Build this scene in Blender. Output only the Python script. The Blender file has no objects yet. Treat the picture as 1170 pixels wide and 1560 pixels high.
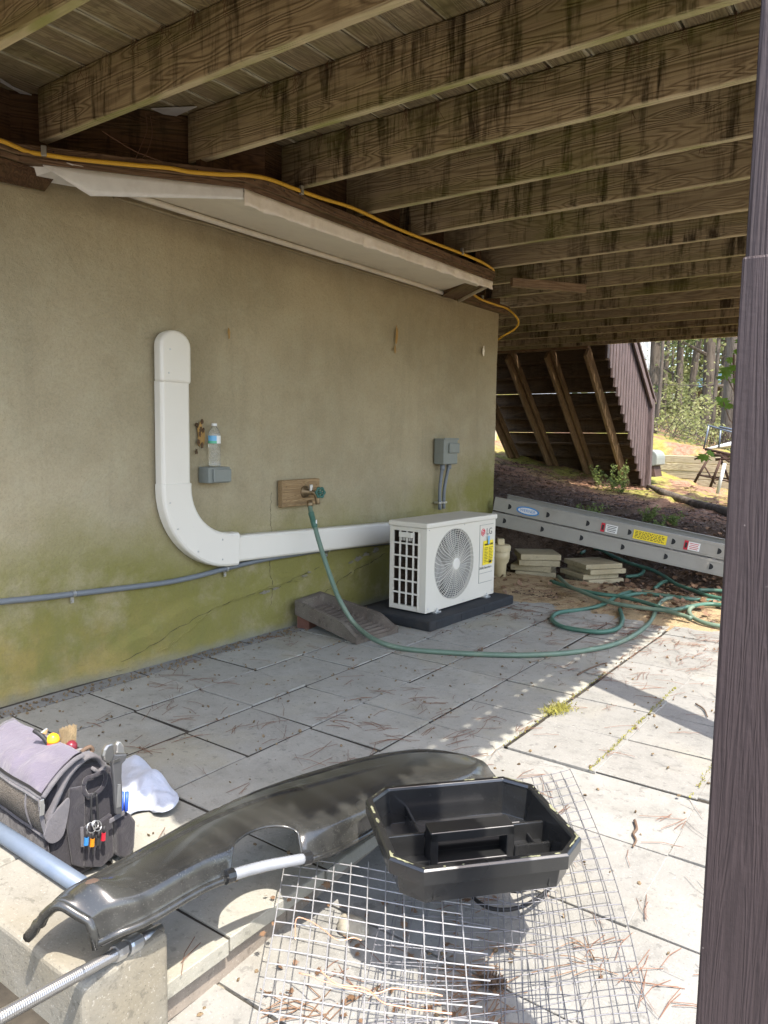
import bpy, bmesh, math, random
from mathutils import Vector, Matrix, noise
R = math.radians
rnd = random.Random(7)
scn = bpy.context.scene
col = scn.collection

# ---------------------------------------------------------------- camera
F_PX, YAW, PITCH, ROLL = 1141.5, 35.8, 5.75, .86
CAM = Vector((0, 0, 1.35))
_a, _p, _r = R(YAW), R(PITCH), R(ROLL)
FW = Vector((-math.sin(_a)*math.cos(_p), math.cos(_a)*math.cos(_p), -math.sin(_p)))
_rt = Vector((math.cos(_a), math.sin(_a), 0)); _up = _rt.cross(FW)
RT = _rt*math.cos(_r) + _up*math.sin(_r); UP = -_rt*math.sin(_r) + _up*math.cos(_r)
cd = bpy.data.cameras.new('camera'); cam = bpy.data.objects.new('camera', cd); col.objects.link(cam)
cam.matrix_world = Matrix(((RT.x, UP.x, -FW.x, CAM.x), (RT.y, UP.y, -FW.y, CAM.y), (RT.z, UP.z, -FW.z, CAM.z), (0, 0, 0, 1)))
cd.sensor_fit = 'VERTICAL'; cd.sensor_height = 24; cd.sensor_width = 18
cd.lens = F_PX/1560*24; cd.clip_start = .05; cd.clip_end = 900
scn.camera = cam

# ---------------------------------------------------------------- sky and sun
SUN_EL = 60.0
SUN_H = Vector((.88, -.476)).normalized()          # horizontal direction towards the sun
w = bpy.data.worlds.new('World'); scn.world = w; w.use_nodes = True
wn = w.node_tree.nodes; wl = w.node_tree.links
bg = wn['Background']; sky = wn.new('ShaderNodeTexSky'); sky.sky_type = 'NISHITA'; sky.sun_disc = False
sky.sun_elevation = R(SUN_EL); sky.sun_rotation = math.atan2(SUN_H.x, SUN_H.y)
sky.dust_density = 2.0; sky.ozone_density = .6
wl.new(sky.outputs[0], bg.inputs[0]); bg.inputs[1].default_value = .15
sl = bpy.data.lights.new('sun', 'SUN'); sl.energy = 2.3; sl.angle = R(.5); sl.color = (1, .955, .88)
so = bpy.data.objects.new('sun', sl); col.objects.link(so)
sd = Vector((SUN_H.x*math.cos(R(SUN_EL)), SUN_H.y*math.cos(R(SUN_EL)), math.sin(R(SUN_EL))))
so.rotation_euler = sd.to_track_quat('Z', 'Y').to_euler(); so.location = (6, -6, 12)
scn.view_settings.view_transform = 'Standard'; scn.view_settings.look = 'None'
scn.view_settings.exposure = 2.18
try:
    scn.view_settings.use_white_balance = True; scn.view_settings.white_balance_temperature = 6650; scn.view_settings.white_balance_tint = 12
except Exception: pass
scn.view_settings.gamma = 1 # scn.view_settings.gamma = 1
scn.view_settings.use_curve_mapping = False
scn.render.film_transparent = False
try:
    scn.cycles.max_bounces = 8; scn.cycles.diffuse_bounces = 5
    scn.cycles.use_denoising = True
except Exception: pass

# ---------------------------------------------------------------- geometry helpers
def ray(px, py): return FW + RT*((px-585)/F_PX) - UP*((py-780)/F_PX)
def at(px, py, ax, v):
    d = ray(px, py); i = 'xyz'.index(ax); return CAM + d*((v-CAM[i])/d[i])
def dep(px, py, d): return CAM + ray(px, py)*d
def lerp(a, b, t): return a + (b-a)*t
def sstep(a, b, x):
    t = max(0, min(1, (x-a)/(b-a))); return t*t*(3-2*t)

ORG = {}
class MB:
    def __init__(s): s.v = []; s.f = []; s.m = []
    def add(s, vs, fs, mi=0):
        o = len(s.v); s.v += [Vector(v) for v in vs]; s.f += [tuple(o+i for i in f) for f in fs]; s.m += [mi]*len(fs); return s
    def box(s, a, b, mi=0):
        x0, y0, z0 = [min(p, q) for p, q in zip(a, b)]; x1, y1, z1 = [max(p, q) for p, q in zip(a, b)]
        return s.add([(x0,y0,z0),(x1,y0,z0),(x1,y1,z0),(x0,y1,z0),(x0,y0,z1),(x1,y0,z1),(x1,y1,z1),(x0,y1,z1)],
                     [(0,3,2,1),(4,5,6,7),(0,1,5,4),(1,2,6,5),(2,3,7,6),(3,0,4,7)], mi)
    def obox(s, c, ux, uy, uz, hx, hy, hz, mi=0):      # oriented box: centre, unit axes, half sizes
        c = Vector(c); ux = Vector(ux)*hx; uy = Vector(uy)*hy; uz = Vector(uz)*hz
        vs = [c+ux*i+uy*j+uz*k for k in (-1,1) for i, j in ((-1,-1),(1,-1),(1,1),(-1,1))]
        return s.add(vs, [(0,3,2,1),(4,5,6,7),(0,1,5,4),(1,2,6,5),(2,3,7,6),(3,0,4,7)], mi)
    def tube(s, pts, r, n=8, cap=True, mi=0):
        pts = [Vector(p) for p in pts]; N = len(pts)
        rs = r if isinstance(r, (list, tuple)) else [r]*N
        t0 = (pts[1]-pts[0]).normalized()
        u = t0.orthogonal().normalized(); vs = []
        for i, p in enumerate(pts):
            t = (pts[min(i+1, N-1)]-pts[max(i-1, 0)]).normalized()
            u = (u - t*u.dot(t)).normalized(); v = t.cross(u)
            for k in range(n):
                a = 2*math.pi*k/n; vs.append(p + (u*math.cos(a)+v*math.sin(a))*rs[i])
        fs = [(i*n+k, i*n+(k+1)%n, (i+1)*n+(k+1)%n, (i+1)*n+k) for i in range(N-1) for k in range(n)]
        if cap: fs += [tuple(range(n-1, -1, -1)), tuple((N-1)*n+k for k in range(n))]
        return s.add(vs, fs, mi)
    def lathe(s, c, axis, prof, n=20, mi=0):           # prof: (radius, height)
        c = Vector(c); z = Vector(axis).normalized(); u = z.orthogonal().normalized(); v = z.cross(u); vs = []
        for r, h in prof:
            for k in range(n):
                a = 2*math.pi*k/n; vs.append(c+z*h+(u*math.cos(a)+v*math.sin(a))*r)
        N = len(prof)
        fs = [(i*n+k, i*n+(k+1)%n, (i+1)*n+(k+1)%n, (i+1)*n+k) for i in range(N-1) for k in range(n)]
        fs += [tuple(range(n-1, -1, -1)), tuple((N-1)*n+k for k in range(n))]
        return s.add(vs, fs, mi)
    def prism(s, poly, ext, mi=0):                     # poly: 3-D points, ext: extrusion vector
        n = len(poly); e = Vector(ext); vs = [Vector(p) for p in poly]+[Vector(p)+e for p in poly]
        fs = [tuple(range(n-1, -1, -1)), tuple(n+k for k in range(n))]+[(k, (k+1)%n, n+(k+1)%n, n+k) for k in range(n)]
        return s.add(vs, fs, mi)
    def grid(s, fn, nu, nv, mi=0):
        vs = [fn(i/nu, j/nv) for j in range(nv+1) for i in range(nu+1)]
        fs = [(j*(nu+1)+i, j*(nu+1)+i+1, (j+1)*(nu+1)+i+1, (j+1)*(nu+1)+i) for j in range(nv) for i in range(nu)]
        return s.add(vs, fs, mi)
    def build(s, name, mats, parent=None, bevel=0, smooth=False, solid=0, seg=2, kind=None, label=None, sub=0, fixn=True):
        root = parent
        o0 = ORG.get(root.name, Vector((0,0,0))) if root else Vector((0,0,0))
        me = bpy.data.meshes.new(name); me.from_pydata([v-o0 for v in s.v], [], s.f)
        ms = mats if isinstance(mats, (list, tuple)) else [mats]
        for m in ms: me.materials.append(m)
        for p, k in zip(me.polygons, s.m): p.material_index = min(k, len(ms)-1); p.use_smooth = smooth
        if fixn and len(me.polygons) < 60000:
            bm = bmesh.new(); bm.from_mesh(me); bmesh.ops.recalc_face_normals(bm, faces=bm.faces); bm.to_mesh(me); bm.free()
        ob = bpy.data.objects.new(name, me); col.objects.link(ob)
        if root: ob.parent = root; ORG[ob.name] = o0
        if solid: md = ob.modifiers.new('solid', 'SOLIDIFY'); md.thickness = solid; md.offset = 0
        if bevel: md = ob.modifiers.new('bevel', 'BEVEL'); md.width = bevel; md.segments = seg; md.limit_method = 'ANGLE'; md.angle_limit = R(35)
        if sub: md = ob.modifiers.new('sub', 'SUBSURF'); md.levels = sub; md.render_levels = sub
        if kind: ob['kind'] = kind
        if label: ob['label'] = label
        return ob
def thing(name, label, cat, loc, group=None, kind=None):
    o = bpy.data.objects.new(name, None); col.objects.link(o); o.location = loc; o.empty_display_size = .05
    ORG[o.name] = Vector(loc); tag(o, label, cat, group, kind); return o
def tag(o, label=None, cat=None, group=None, kind=None):
    if label: o['label'] = label
    if cat: o['category'] = cat
    if group: o['group'] = group
    if kind: o['kind'] = kind
    return o
def struct(o): o['kind'] = 'structure'; return o
def board(name, p0, p1, wy, wz, mat, parent, up=(0,0,1), bevel=.003, twist=0, label=None, share=None):
    """sawn board from p0 to p1 with its grain along local X; wy across, wz along up"""
    p0 = Vector(p0); p1 = Vector(p1); L = (p1-p0).length; x = (p1-p0).normalized()
    z = (Vector(up)-x*Vector(up).dot(x)).normalized(); y = z.cross(x)
    if share is None:
        b = MB(); n = max(1, int(L/.5))
        vs = []
        for i in range(n+1):
            t = -L/2+L*i/n
            for yy, zz in ((-wy/2,-wz/2),(wy/2,-wz/2),(wy/2,wz/2),(-wy/2,wz/2)):
                vs.append((t, yy, zz))
        fs = [(i*4+k, i*4+(k+1)%4, i*4+4+(k+1)%4, i*4+4+k) for i in range(n) for k in range(4)]
        fs += [(3,2,1,0), tuple(n*4+k for k in range(4))]
        b.add(vs, fs)
        me = bpy.data.meshes.new(name); me.from_pydata([tuple(v) for v in b.v], [], b.f); me.materials.append(mat)
        bm = bmesh.new(); bm.from_mesh(me); bmesh.ops.recalc_face_normals(bm, faces=bm.faces)
        if bevel: bmesh.ops.bevel(bm, geom=[e for e in bm.edges if len(e.link_faces) == 2 and e.calc_face_angle(0) > .6], offset=bevel, segments=1, affect='EDGES')
        bm.to_mesh(me); bm.free()
    else: me = share
    ob = bpy.data.objects.new(name, me); col.objects.link(ob)
    c = (p0+p1)/2
    M = Matrix(((x.x, y.x, z.x, c.x), (x.y, y.y, z.y, c.y), (x.z, y.z, z.z, c.z), (0,0,0,1)))
    if parent:
        o0 = ORG.get(parent.name, Vector((0,0,0))); ob.parent = parent; M = Matrix.Translation(-o0) @ M; ORG[ob.name] = o0
    ob.matrix_local = M if parent else M
    if not parent: ob.matrix_world = M
    if label: ob['label'] = label
    return ob
def smoothpath(pts, n=8):
    pts = [Vector(p) for p in pts]; out = []
    P = [pts[0]*2-pts[1]]+pts+[pts[-1]*2-pts[-2]]
    for i in range(1, len(P)-2):
        a, b, c, d = P[i-1], P[i], P[i+1], P[i+2]
        for k in range(n):
            t = k/n
            out.append(.5*((2*b)+(c-a)*t+(2*a-5*b+4*c-d)*t*t+(3*b-a-3*c+d)*t*t*t))
    out.append(pts[-1]); return out

# ---------------------------------------------------------------- material helpers
class NT:
    def __init__(s, name, rough=.8, metal=0, spec=.4):
        m = bpy.data.materials.new(name); m.use_nodes = True; s.m = m; s.n = m.node_tree.nodes; s.l = m.node_tree.links
        s.b = s.n['Principled BSDF']; s.b.inputs['Roughness'].default_value = rough; s.b.inputs['Metallic'].default_value = metal
        s.b.inputs['Specular IOR Level'].default_value = spec
        s.tc = s.n.new('ShaderNodeTexCoord')
    def coord(s, which='Object', scale=(1,1,1), loc=(0,0,0), rot=(0,0,0)):
        mp = s.n.new('ShaderNodeMapping'); s.l.new(s.tc.outputs[which], mp.inputs[0])
        mp.inputs['Scale'].default_value = scale; mp.inputs['Location'].default_value = loc; mp.inputs['Rotation'].default_value = rot
        return mp.outputs[0]
    def world(s, scale=(1,1,1), loc=(0,0,0)):
        g = s.n.new('ShaderNodeNewGeometry'); mp = s.n.new('ShaderNodeMapping'); s.l.new(g.outputs['Position'], mp.inputs[0])
        mp.inputs['Scale'].default_value = scale; mp.inputs['Location'].default_value = loc; return mp.outputs[0]
    def rand(s, k=1.0):
        o = s.n.new('ShaderNodeObjectInfo'); return s.math('MULTIPLY', o.outputs['Random'], k)
    def noise(s, vec, scale=5, detail=3, rough=.5, dist=0, w=None):
        n = s.n.new('ShaderNodeTexNoise'); s.l.new(vec, n.inputs['Vector']); n.inputs['Scale'].default_value = scale
        n.inputs['Detail'].default_value = detail; n.inputs['Roughness'].default_value = rough; n.inputs['Distortion'].default_value = dist
        if w is not None: n.noise_dimensions = '4D'; s.l.new(w, n.inputs['W'])
        return n.outputs[0]
    def vor(s, vec, scale=5, feat='F1', out=0):
        n = s.n.new('ShaderNodeTexVoronoi'); n.feature = feat; s.l.new(vec, n.inputs['Vector']); n.inputs['Scale'].default_value = scale
        return n.outputs[out]
    def math(s, op, a, b=None, clamp=False):
        n = s.n.new('ShaderNodeMath'); n.operation = op; n.use_clamp = clamp
        for i, v in enumerate((a, b)):
            if v is None: continue
            if isinstance(v, (int, float)): n.inputs[i].default_value = v
            else: s.l.new(v, n.inputs[i])
        return n.outputs[0]
    def ramp(s, f, a, b):                               # linear remap a..b -> 0..1
        n = s.n.new('ShaderNodeMapRange'); n.clamp = True; s.l.new(f, n.inputs[0]); n.inputs[1].default_value = a; n.inputs[2].default_value = b
        n.interpolation_type = 'SMOOTHSTEP'; return n.outputs[0]
    def mix(s, f, a, b, mode='MIX'):
        n = s.n.new('ShaderNodeMix'); n.data_type = 'RGBA'; n.blend_type = mode
        if isinstance(f, (int, float)): n.inputs[0].default_value = f
        else: s.l.new(f, n.inputs[0])
        for i, v in ((6, a), (7, b)):
            if isinstance(v, (tuple, list)): n.inputs[i].default_value = tuple(v)+(1,) if len(v) == 3 else v
            else: s.l.new(v, n.inputs[i])
        return n.outputs[2]
    def xyz(s, vec):
        n = s.n.new('ShaderNodeSeparateXYZ'); s.l.new(vec, n.inputs[0]); return n.outputs
    def comb(s, x, y, z):
        n = s.n.new('ShaderNodeCombineXYZ')
        for i, v in enumerate((x, y, z)):
            if isinstance(v, (int, float)): n.inputs[i].default_value = v
            else: s.l.new(v, n.inputs[i])
        return n.outputs[0]
    def bump(s, h, strength=.3, dist=.01, prev=None):
        n = s.n.new('ShaderNodeBump'); n.inputs['Strength'].default_value = strength; n.inputs['Distance'].default_value = dist
        s.l.new(h, n.inputs['Height'])
        if prev is not None: s.l.new(prev, n.inputs['Normal'])
        return n.outputs[0]
    def out(s, color=None, normal=None, rough=None):
        if color is not None:
            if isinstance(color, tuple): s.b.inputs['Base Color'].default_value = color+(1,) if len(color) == 3 else color
            else: s.l.new(color, s.b.inputs['Base Color'])
        if normal is not None: s.l.new(normal, s.b.inputs['Normal'])
        if rough is not None: s.l.new(rough, s.b.inputs['Roughness'])
        return s.m
def srgb(r, g, b):
    f = lambda c: (c/255/12.92) if c/255 <= .04045 else ((c/255+.055)/1.055)**2.4
    return (f(r), f(g), f(b))

def plain(name, c, rough=.5, metal=0, var=.12, nscale=30, bump=.05, spec=.4, dirt=0, dirtc=(.12,.1,.07)):
    t = NT(name, rough, metal, spec)
    v = t.coord('Object'); n = t.noise(v, nscale, 4, .6)
    big = t.noise(v, nscale*.12, 3, .6)
    c2 = tuple(x*(1-var*1.6) for x in c); c1 = tuple(min(1, x*(1+var)) for x in c)
    cc = t.mix(n, c1, c2)
    cc = t.mix(t.math('MULTIPLY', t.ramp(big, .3, .7), var*1.5, True), cc, c2)
    if dirt: cc = t.mix(t.math('MULTIPLY', t.ramp(t.noise(v, nscale*.35, 5, .7), .48, .72), dirt, True), cc, dirtc)
    rr = t.math('ADD', t.math('MULTIPLY', big, .16), rough-.08)
    return t.out(cc, t.bump(n, bump, .004), rr)

def lumber(name, base, dark, green=.5, stain=.6, gscale=1.0, edge=0.0, light=(.42,.36,.22), greenc=(.13,.15,.035), crust=False):
    t = NT(name, .85, 0, .2)
    w = t.rand(37.0)
    v = t.coord('Object', (.42*gscale, 6.0*gscale, 6.0*gscale))
    n = t.noise(v, 1.0, 2.5, .55, .35, w)
    kd = t.vor(t.coord('Object', (1.5*gscale, 8*gscale, 8*gscale)), 1.0, 'F1', 0)
    n = t.math('ADD', n, t.math('MULTIPLY', t.math('SUBTRACT', 1, t.ramp(kd, .0, .42)), .13))
    ph = t.math('MULTIPLY', n, 150.0)
    rings = t.math('ADD', t.math('MULTIPLY', t.math('SINE', ph), .5), .5)
    rings = t.math('POWER', rings, 1.7)
    big0 = t.noise(t.coord('Object', (1.1, 2, 2)), 1.0, 2, .5, 0, w)
    fib = t.noise(t.coord('Object', (4, 160, 160)), 1.0, 3, .7, 0, w)
    big = t.noise(t.coord('Object', (.8, 3, 3)), 1.3, 3, .6, .4, w)
    kn = kd
    tone = t.rand(1.0)
    c = t.mix(t.math('MULTIPLY', t.math('MULTIPLY', rings, t.math('ADD', t.math('MULTIPLY', big0, .9), .35), True), .9), base, dark)
    c = t.mix(t.math('MULTIPLY', t.ramp(fib, .35, .75), .4), c, tuple(x*.5 for x in dark))
    c = t.mix(t.math('MULTIPLY', t.ramp(big, .45, .75), .45), c, tuple(x*.75 for x in dark))
    c = t.mix(t.math('MULTIPLY', t.math('SUBTRACT', 1, t.ramp(kn, .02, .09)), .75), c, tuple(x*.35 for x in dark))
    c = t.mix(t.math('MULTIPLY', tone, .38), c, tuple(x*.62 for x in base))
    # dark drip stains running down below the board gaps
    if stain:
        sx = t.noise(t.coord('Object', (9.5, .3, 1.3)), 1.0, 5, .72, .35, w)
        sm = t.noise(t.coord('Object', (1.3, .2, .6)), 1.0, 2, .5, 0, w)
        st = t.math('MULTIPLY', t.ramp(sx, .47, .60), t.ramp(sm, .34, .55))
        fr = t.noise(t.coord('Object', (25, 10, 4)), 1.0, 4, .7, 0, w)
        st = t.math('MULTIPLY', st, t.ramp(fr, .2, .6))
        c = t.mix(t.math('MULTIPLY', st, stain), c, tuple(x*.22 for x in dark))
        bl = t.noise(t.coord('Object', (3.2, 2.0, 3.4)), 1.0, 5, .75, .6, w)
        c = t.mix(t.math('MULTIPLY', t.ramp(bl, .60, .70), stain*.6), c, tuple(x*.30 for x in dark))
    if green:
        g = t.noise(t.coord('Object', (.9, 1.5, 4)), 1.0, 4, .65, .3, w)
        c = t.mix(t.math('MULTIPLY', t.ramp(g, .45, .72), green), c, greenc)
    if edge:                                           # paler downward faces
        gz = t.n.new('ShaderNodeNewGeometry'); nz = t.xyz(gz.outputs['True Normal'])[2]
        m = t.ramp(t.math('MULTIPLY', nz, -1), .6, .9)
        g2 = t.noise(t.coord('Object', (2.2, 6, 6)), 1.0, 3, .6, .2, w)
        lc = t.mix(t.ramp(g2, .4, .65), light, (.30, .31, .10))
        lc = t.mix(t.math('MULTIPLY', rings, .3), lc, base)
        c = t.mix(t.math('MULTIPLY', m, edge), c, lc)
    if crust:                                          # lichen crust along both board edges
        yy_ = t.math('ABSOLUTE', t.xyz(t.coord('Object'))[1]); cn = t.noise(t.coord('Object', (5, 22, 22)), 1.0, 4, .7, 0, w)
        cm = t.math('MULTIPLY', t.ramp(t.math('ADD', yy_, t.math('MULTIPLY', t.math('SUBTRACT', cn, .5), .035)), .074, .088), t.ramp(t.noise(t.coord('Object', (1.6, 2, 2)), 1.0, 3, .6, 0, w), .42, .55))
        c = t.mix(t.math('MULTIPLY', cm, .8), c, (.62, .58, .42))
    h = t.math('ADD', t.math('MULTIPLY', rings, -.5), t.math('MULTIPLY', fib, .5))
    return t.out(c, t.bump(h, .8, .006))

M = {}
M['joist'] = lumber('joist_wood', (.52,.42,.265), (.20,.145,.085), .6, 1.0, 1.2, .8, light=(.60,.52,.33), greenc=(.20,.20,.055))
M['ledger'] = lumber('ledger_wood', (.15,.085,.045), (.055,.032,.02), .1, .5, 1.2, .3, light=(.2,.13,.08))
M['ledger_lip'] = lumber('ledger_lip_wood', (.22,.14,.085), (.09,.055,.035), .12, .3, 1.2, .2, light=(.24,.17,.1))
M['deckboard'] = lumber('deck_board_wood', (.40,.32,.19), (.14,.09,.055), .3, .35, 1.6, .15, light=(.42,.36,.24), crust=True)
M['stringer'] = lumber('stringer_wood', (.26,.17,.09), (.11,.065,.035), .1, .2, 1.1, .3)
M['treadwood'] = lumber('tread_wood', (.16,.11,.065), (.075,.05,.03), 0, .3, 1.2, 0)  # darker than the stringers: shade on the treads put into the colour
M['pale_wood'] = lumber('pale_wood', (.42,.31,.2), (.25,.16,.09), 0, .15, 1.5, .3)
M['block_wood'] = lumber('mount_block_wood', (.42,.29,.15), (.22,.13,.06), 0, .1, 2.2, 0)
M['timber'] = lumber('timber_wood', (.5,.43,.28), (.32,.25,.15), .0, .2, .8, 0)
def painted(name, c, sc=1.0):
    t = NT(name, .62, 0, .35); w = t.rand(20.)
    n = t.noise(t.coord('Object', (.8*sc, 26*sc, 26*sc)), 1.0, 3, .6, .6, w)
    ph = t.math('SINE', t.math('MULTIPLY', n, 60)); f = t.noise(t.coord('Object', (3*sc, 130*sc, 130*sc)), 1.0, 3, .7, 0, w)
    h = t.math('ADD', t.math('MULTIPLY', ph, .35), f)
    sp = t.ramp(t.noise(t.coord('Object'), 90*sc, 2, .5), .72, .78)
    cc = t.mix(t.ramp(h, .1, 1.0), tuple(x*.62 for x in c), tuple(x*1.25 for x in c))
    cc = t.mix(t.math('MULTIPLY', sp, .5), cc, (.2,.18,.18))
    return t.out(cc, t.bump(h, .75, .004))
M['post'] = painted('dark_stained_post', (.062,.046,.050))
M['baluster'] = painted('baluster_paint', (.105,.074,.069), .8)

def stucco():
    t = NT('painted_stucco', .92, 0, .15); p = t.world(); xyz = t.xyz(p); z = xyz[2]; y = xyz[1]
    n1 = t.noise(t.world((1,.9,.9)), 1.3, 5, .6, .3); n2 = t.noise(p, 5, 5, .65, .2); fine = t.noise(p, 75, 4, .7); grit = t.noise(p, 210, 2, .6)
    c = t.mix(t.ramp(n1, .3, .7), (.40,.34,.22), (.31,.262,.165))
    c = t.mix(t.math('MULTIPLY', t.ramp(n2, .42, .7), .4), c, (.40,.36,.24))
    lowf = t.math('ADD', z, t.math('MULTIPLY', t.math('SUBTRACT', n1, .5), .55))
    lowf = t.math('ADD', lowf, t.math('MULTIPLY', t.math('SUBTRACT', n2, .5), .25))
    yb_ = t.math('MULTIPLY', t.ramp(y, 5.0, 6.9), .40)
    g = t.math('SUBTRACT', 1, t.ramp(t.math('SUBTRACT', lowf, yb_), .42, 1.0))
    nz = t.ramp(t.noise(p, 2.6, 7, .72), .16, .55)
    c = t.mix(t.math('MULTIPLY', t.math('MULTIPLY', g, nz), .92), c, (.185,.172,.040))
    oc = t.math('MULTIPLY', t.math('SUBTRACT', 1, t.ramp(lowf, .08, .5)), t.math('SUBTRACT', 1, t.ramp(y, 2.2, 3.6)))
    oc = t.math('MULTIPLY', oc, t.ramp(t.noise(p, 3.1, 4, .6), .35, .6))
    c = t.mix(t.math('MULTIPLY', oc, .7), c, (.34,.25,.085))
    # rain streaks
    stq = t.noise(t.world((1, 7, .55)), 1.5, 4, .6, .2)
    c = t.mix(t.math('MULTIPLY', t.ramp(stq, .5, .75), .16), c, (.17,.15,.10))
    base = t.math('SUBTRACT', 1, t.ramp(t.math('ADD', z, t.math('MULTIPLY', n2, .12)), .04, .13))
    c = t.mix(t.math('MULTIPLY', base, .7), c, (.22,.215,.175))
    c = t.mix(t.math('MULTIPLY', t.ramp(fine, .35, .75), .22), c, (.12,.105,.06))
    pit = t.ramp(grit, .62, .74)
    c = t.mix(t.math('MULTIPLY', pit, .35), c, (.09,.08,.05))
    h = t.math('ADD', t.math('MULTIPLY', fine, .9), t.math('MULTIPLY', grit, .7))
    trow = t.noise(t.world((1,2.2,5.5)), 4.5, 5, .65, .8)
    nb = t.bump(trow, .30, .02, t.bump(n2, .45, .03)); return t.out(c, t.bump(h, .55, .006, nb))
M['stucco'] = stucco()
def concrete(name, c1, c2, tint=(.3,.28,.2), tf=.3, var=.5, holes=.5):
    t = NT(name, .9, 0, .2); p = t.world(); w = t.rand(30.)
    n1 = t.noise(p, 3.2, 5, .6, .3); n2 = t.noise(p, 14, 5, .65); fine = t.noise(p, 120, 3, .7); v = t.vor(t.world(), 60)
    c = t.mix(t.ramp(n1, .3, .7), c1, c2)
    c = t.mix(t.math('MULTIPLY', t.rand(1.0), var), c, tuple(x*.78 for x in c1))
    c = t.mix(t.math('MULTIPLY', t.ramp(n2, .48, .75), .35), c, tuple(x*.55 for x in c2))
    c = t.mix(t.math('MULTIPLY', t.ramp(t.noise(p, 1.7, 4, .6), .5, .7), tf), c, tint)
    c = t.mix(t.math('MULTIPLY', t.ramp(t.noise(p, 26, 3, .6), .6, .68), .4), c, tuple(x*.42 for x in c2))
    sw = t.noise(t.world((1,1,1)), 6.5, 6, .8, 1.2)
    c = t.mix(t.math('MULTIPLY', t.ramp(sw, .55, .68), .32), c, tuple(x*.5 for x in c2))
    c = t.mix(t.math('MULTIPLY', t.ramp(fine, .6, .72), holes), c, tuple(x*.4 for x in c2))
    c = t.mix(t.math('MULTIPLY', t.math('SUBTRACT', 1, t.ramp(fine, .28, .4)), .3), c, (.6,.58,.52))
    return t.out(c, t.bump(t.math('ADD', fine, t.math('MULTIPLY', n2, .7)), .4, .004))
M['paver'] = concrete('paver_concrete', (.325,.318,.275), (.26,.255,.218), (.29,.26,.16), .35, .6)
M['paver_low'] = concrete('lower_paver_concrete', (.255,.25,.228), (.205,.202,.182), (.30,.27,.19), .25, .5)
M['block'] = concrete('block_concrete', (.235,.225,.19), (.17,.16,.13), (.22,.19,.13), .5, .2, .7)
M['blockrough'] = concrete('rough_block_concrete', (.27,.245,.19), (.17,.155,.115), (.13,.12,.07), .6, .4, .9)
M['cap'] = concrete('cap_paver', (.26,.225,.185), (.19,.165,.135), (.16,.13,.10), .5, .2, .6)
M['stackpaver'] = concrete('loose_paver_concrete', (.36,.31,.20), (.27,.23,.14), (.24,.19,.10), .5, .4)
M['creamwall'] = concrete('cream_wall', (.5,.45,.34), (.42,.37,.27), (.4,.33,.2), .4, .2)

def soil(name, a, b, c3, s=9):
    t = NT(name, .95, 0, .1); p = t.world()
    n1 = t.noise(p, s*.25, 5, .65, .3); n2 = t.noise(p, s, 6, .75, .4); n3 = t.noise(p, s*7, 4, .7); v = t.vor(t.world((1,1.7,1)), s*4)
    c = t.mix(t.ramp(n2, .3, .7), a, b); c = t.mix(t.ramp(n1, .5, .66), c, c3)
    c = t.mix(t.math('MULTIPLY', t.ramp(n3, .5, .7), .6), c, tuple(x*.35 for x in a))
    c = t.mix(t.math('MULTIPLY', t.math('SUBTRACT', 1, t.ramp(v, .1, .35)), .35), c, tuple(min(1, x*1.6) for x in b))
    return t.out(c, t.bump(t.math('ADD', n2, t.math('MULTIPLY', n3, .5)), .9, .03))
M['dirt'] = soil('packed_dirt', (.16,.115,.07), (.25,.19,.115), (.10,.07,.045))
M['sand'] = soil('sandy_dirt', (.36,.265,.15), (.44,.34,.2), (.27,.19,.10), 14)

def terrain_mat():
    t = NT('bank_soil', .95, 0, .1); p = t.world(); xyz = t.xyz(p)
    n1 = t.noise(p, 1.1, 5, .6, .3); n2 = t.noise(p, 9, 6, .75, .4); n3 = t.noise(p, 60, 4, .7)
    mulch = t.mix(t.ramp(n2, .3, .7), (.052,.034,.022), (.12,.082,.055))
    need = t.mix(t.ramp(n2, .35, .65), (.22,.12,.075), (.34,.21,.14))
    grass = t.mix(t.ramp(n2, .3, .7), (.19,.20,.04), (.34,.31,.09))
    far = t.ramp(t.math('ADD', xyz[1], t.math('MULTIPLY', n1, 2.0)), 10.2, 11.4)
    c = t.mix(far, mulch, need)
    gm = t.math('MULTIPLY', t.ramp(t.math('ADD', xyz[1], t.math('MULTIPLY', n1, 2.5)), 11.8, 13.0), t.ramp(n1, .40, .56))
    c = t.mix(gm, c, grass)
    c = t.mix(t.math('MULTIPLY', t.ramp(n3, .5, .7), .5), c, (.04,.028,.018))
    return t.out(c, t.bump(t.math('ADD', n2, t.math('MULTIPLY', n3, .6)), 1.0, .04))
M['terrain'] = terrain_mat()

def leafmat(name, cs, trans=.35):
    t = NT(name, .6, 0, .3); o = t.rand(1.0)
    g = t.noise(t.world(), 3.0, 3, .6); c = t.mix(t.ramp(g, .3, .7), cs[0], cs[1])
    c = t.mix(t.math('MULTIPLY', t.noise(t.world(), 40, 2, .5), .6), c, cs[2])
    t.out(c)
    tr = t.n.new('ShaderNodeBsdfTranslucent'); mx = t.n.new('ShaderNodeMixShader'); mx.inputs[0].default_value = trans
    t.l.new(c, tr.inputs[0]); t.l.new(t.b.outputs[0], mx.inputs[1]); t.l.new(tr.outputs[0], mx.inputs[2])
    t.l.new(mx.outputs[0], t.n['Material Output'].inputs[0]); return t.m
M['leaf_far'] = leafmat('spring_foliage', ((.22,.25,.08), (.42,.42,.22), (.14,.16,.05)), .5)
M['leaf_dark'] = leafmat('evergreen_foliage', ((.055,.085,.025), (.12,.15,.045), (.03,.05,.015)), .35)
M['leaf_maple'] = leafmat('maple_leaf', ((.13,.24,.035), (.2,.33,.06), (.1,.17,.02)), .5)
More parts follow.
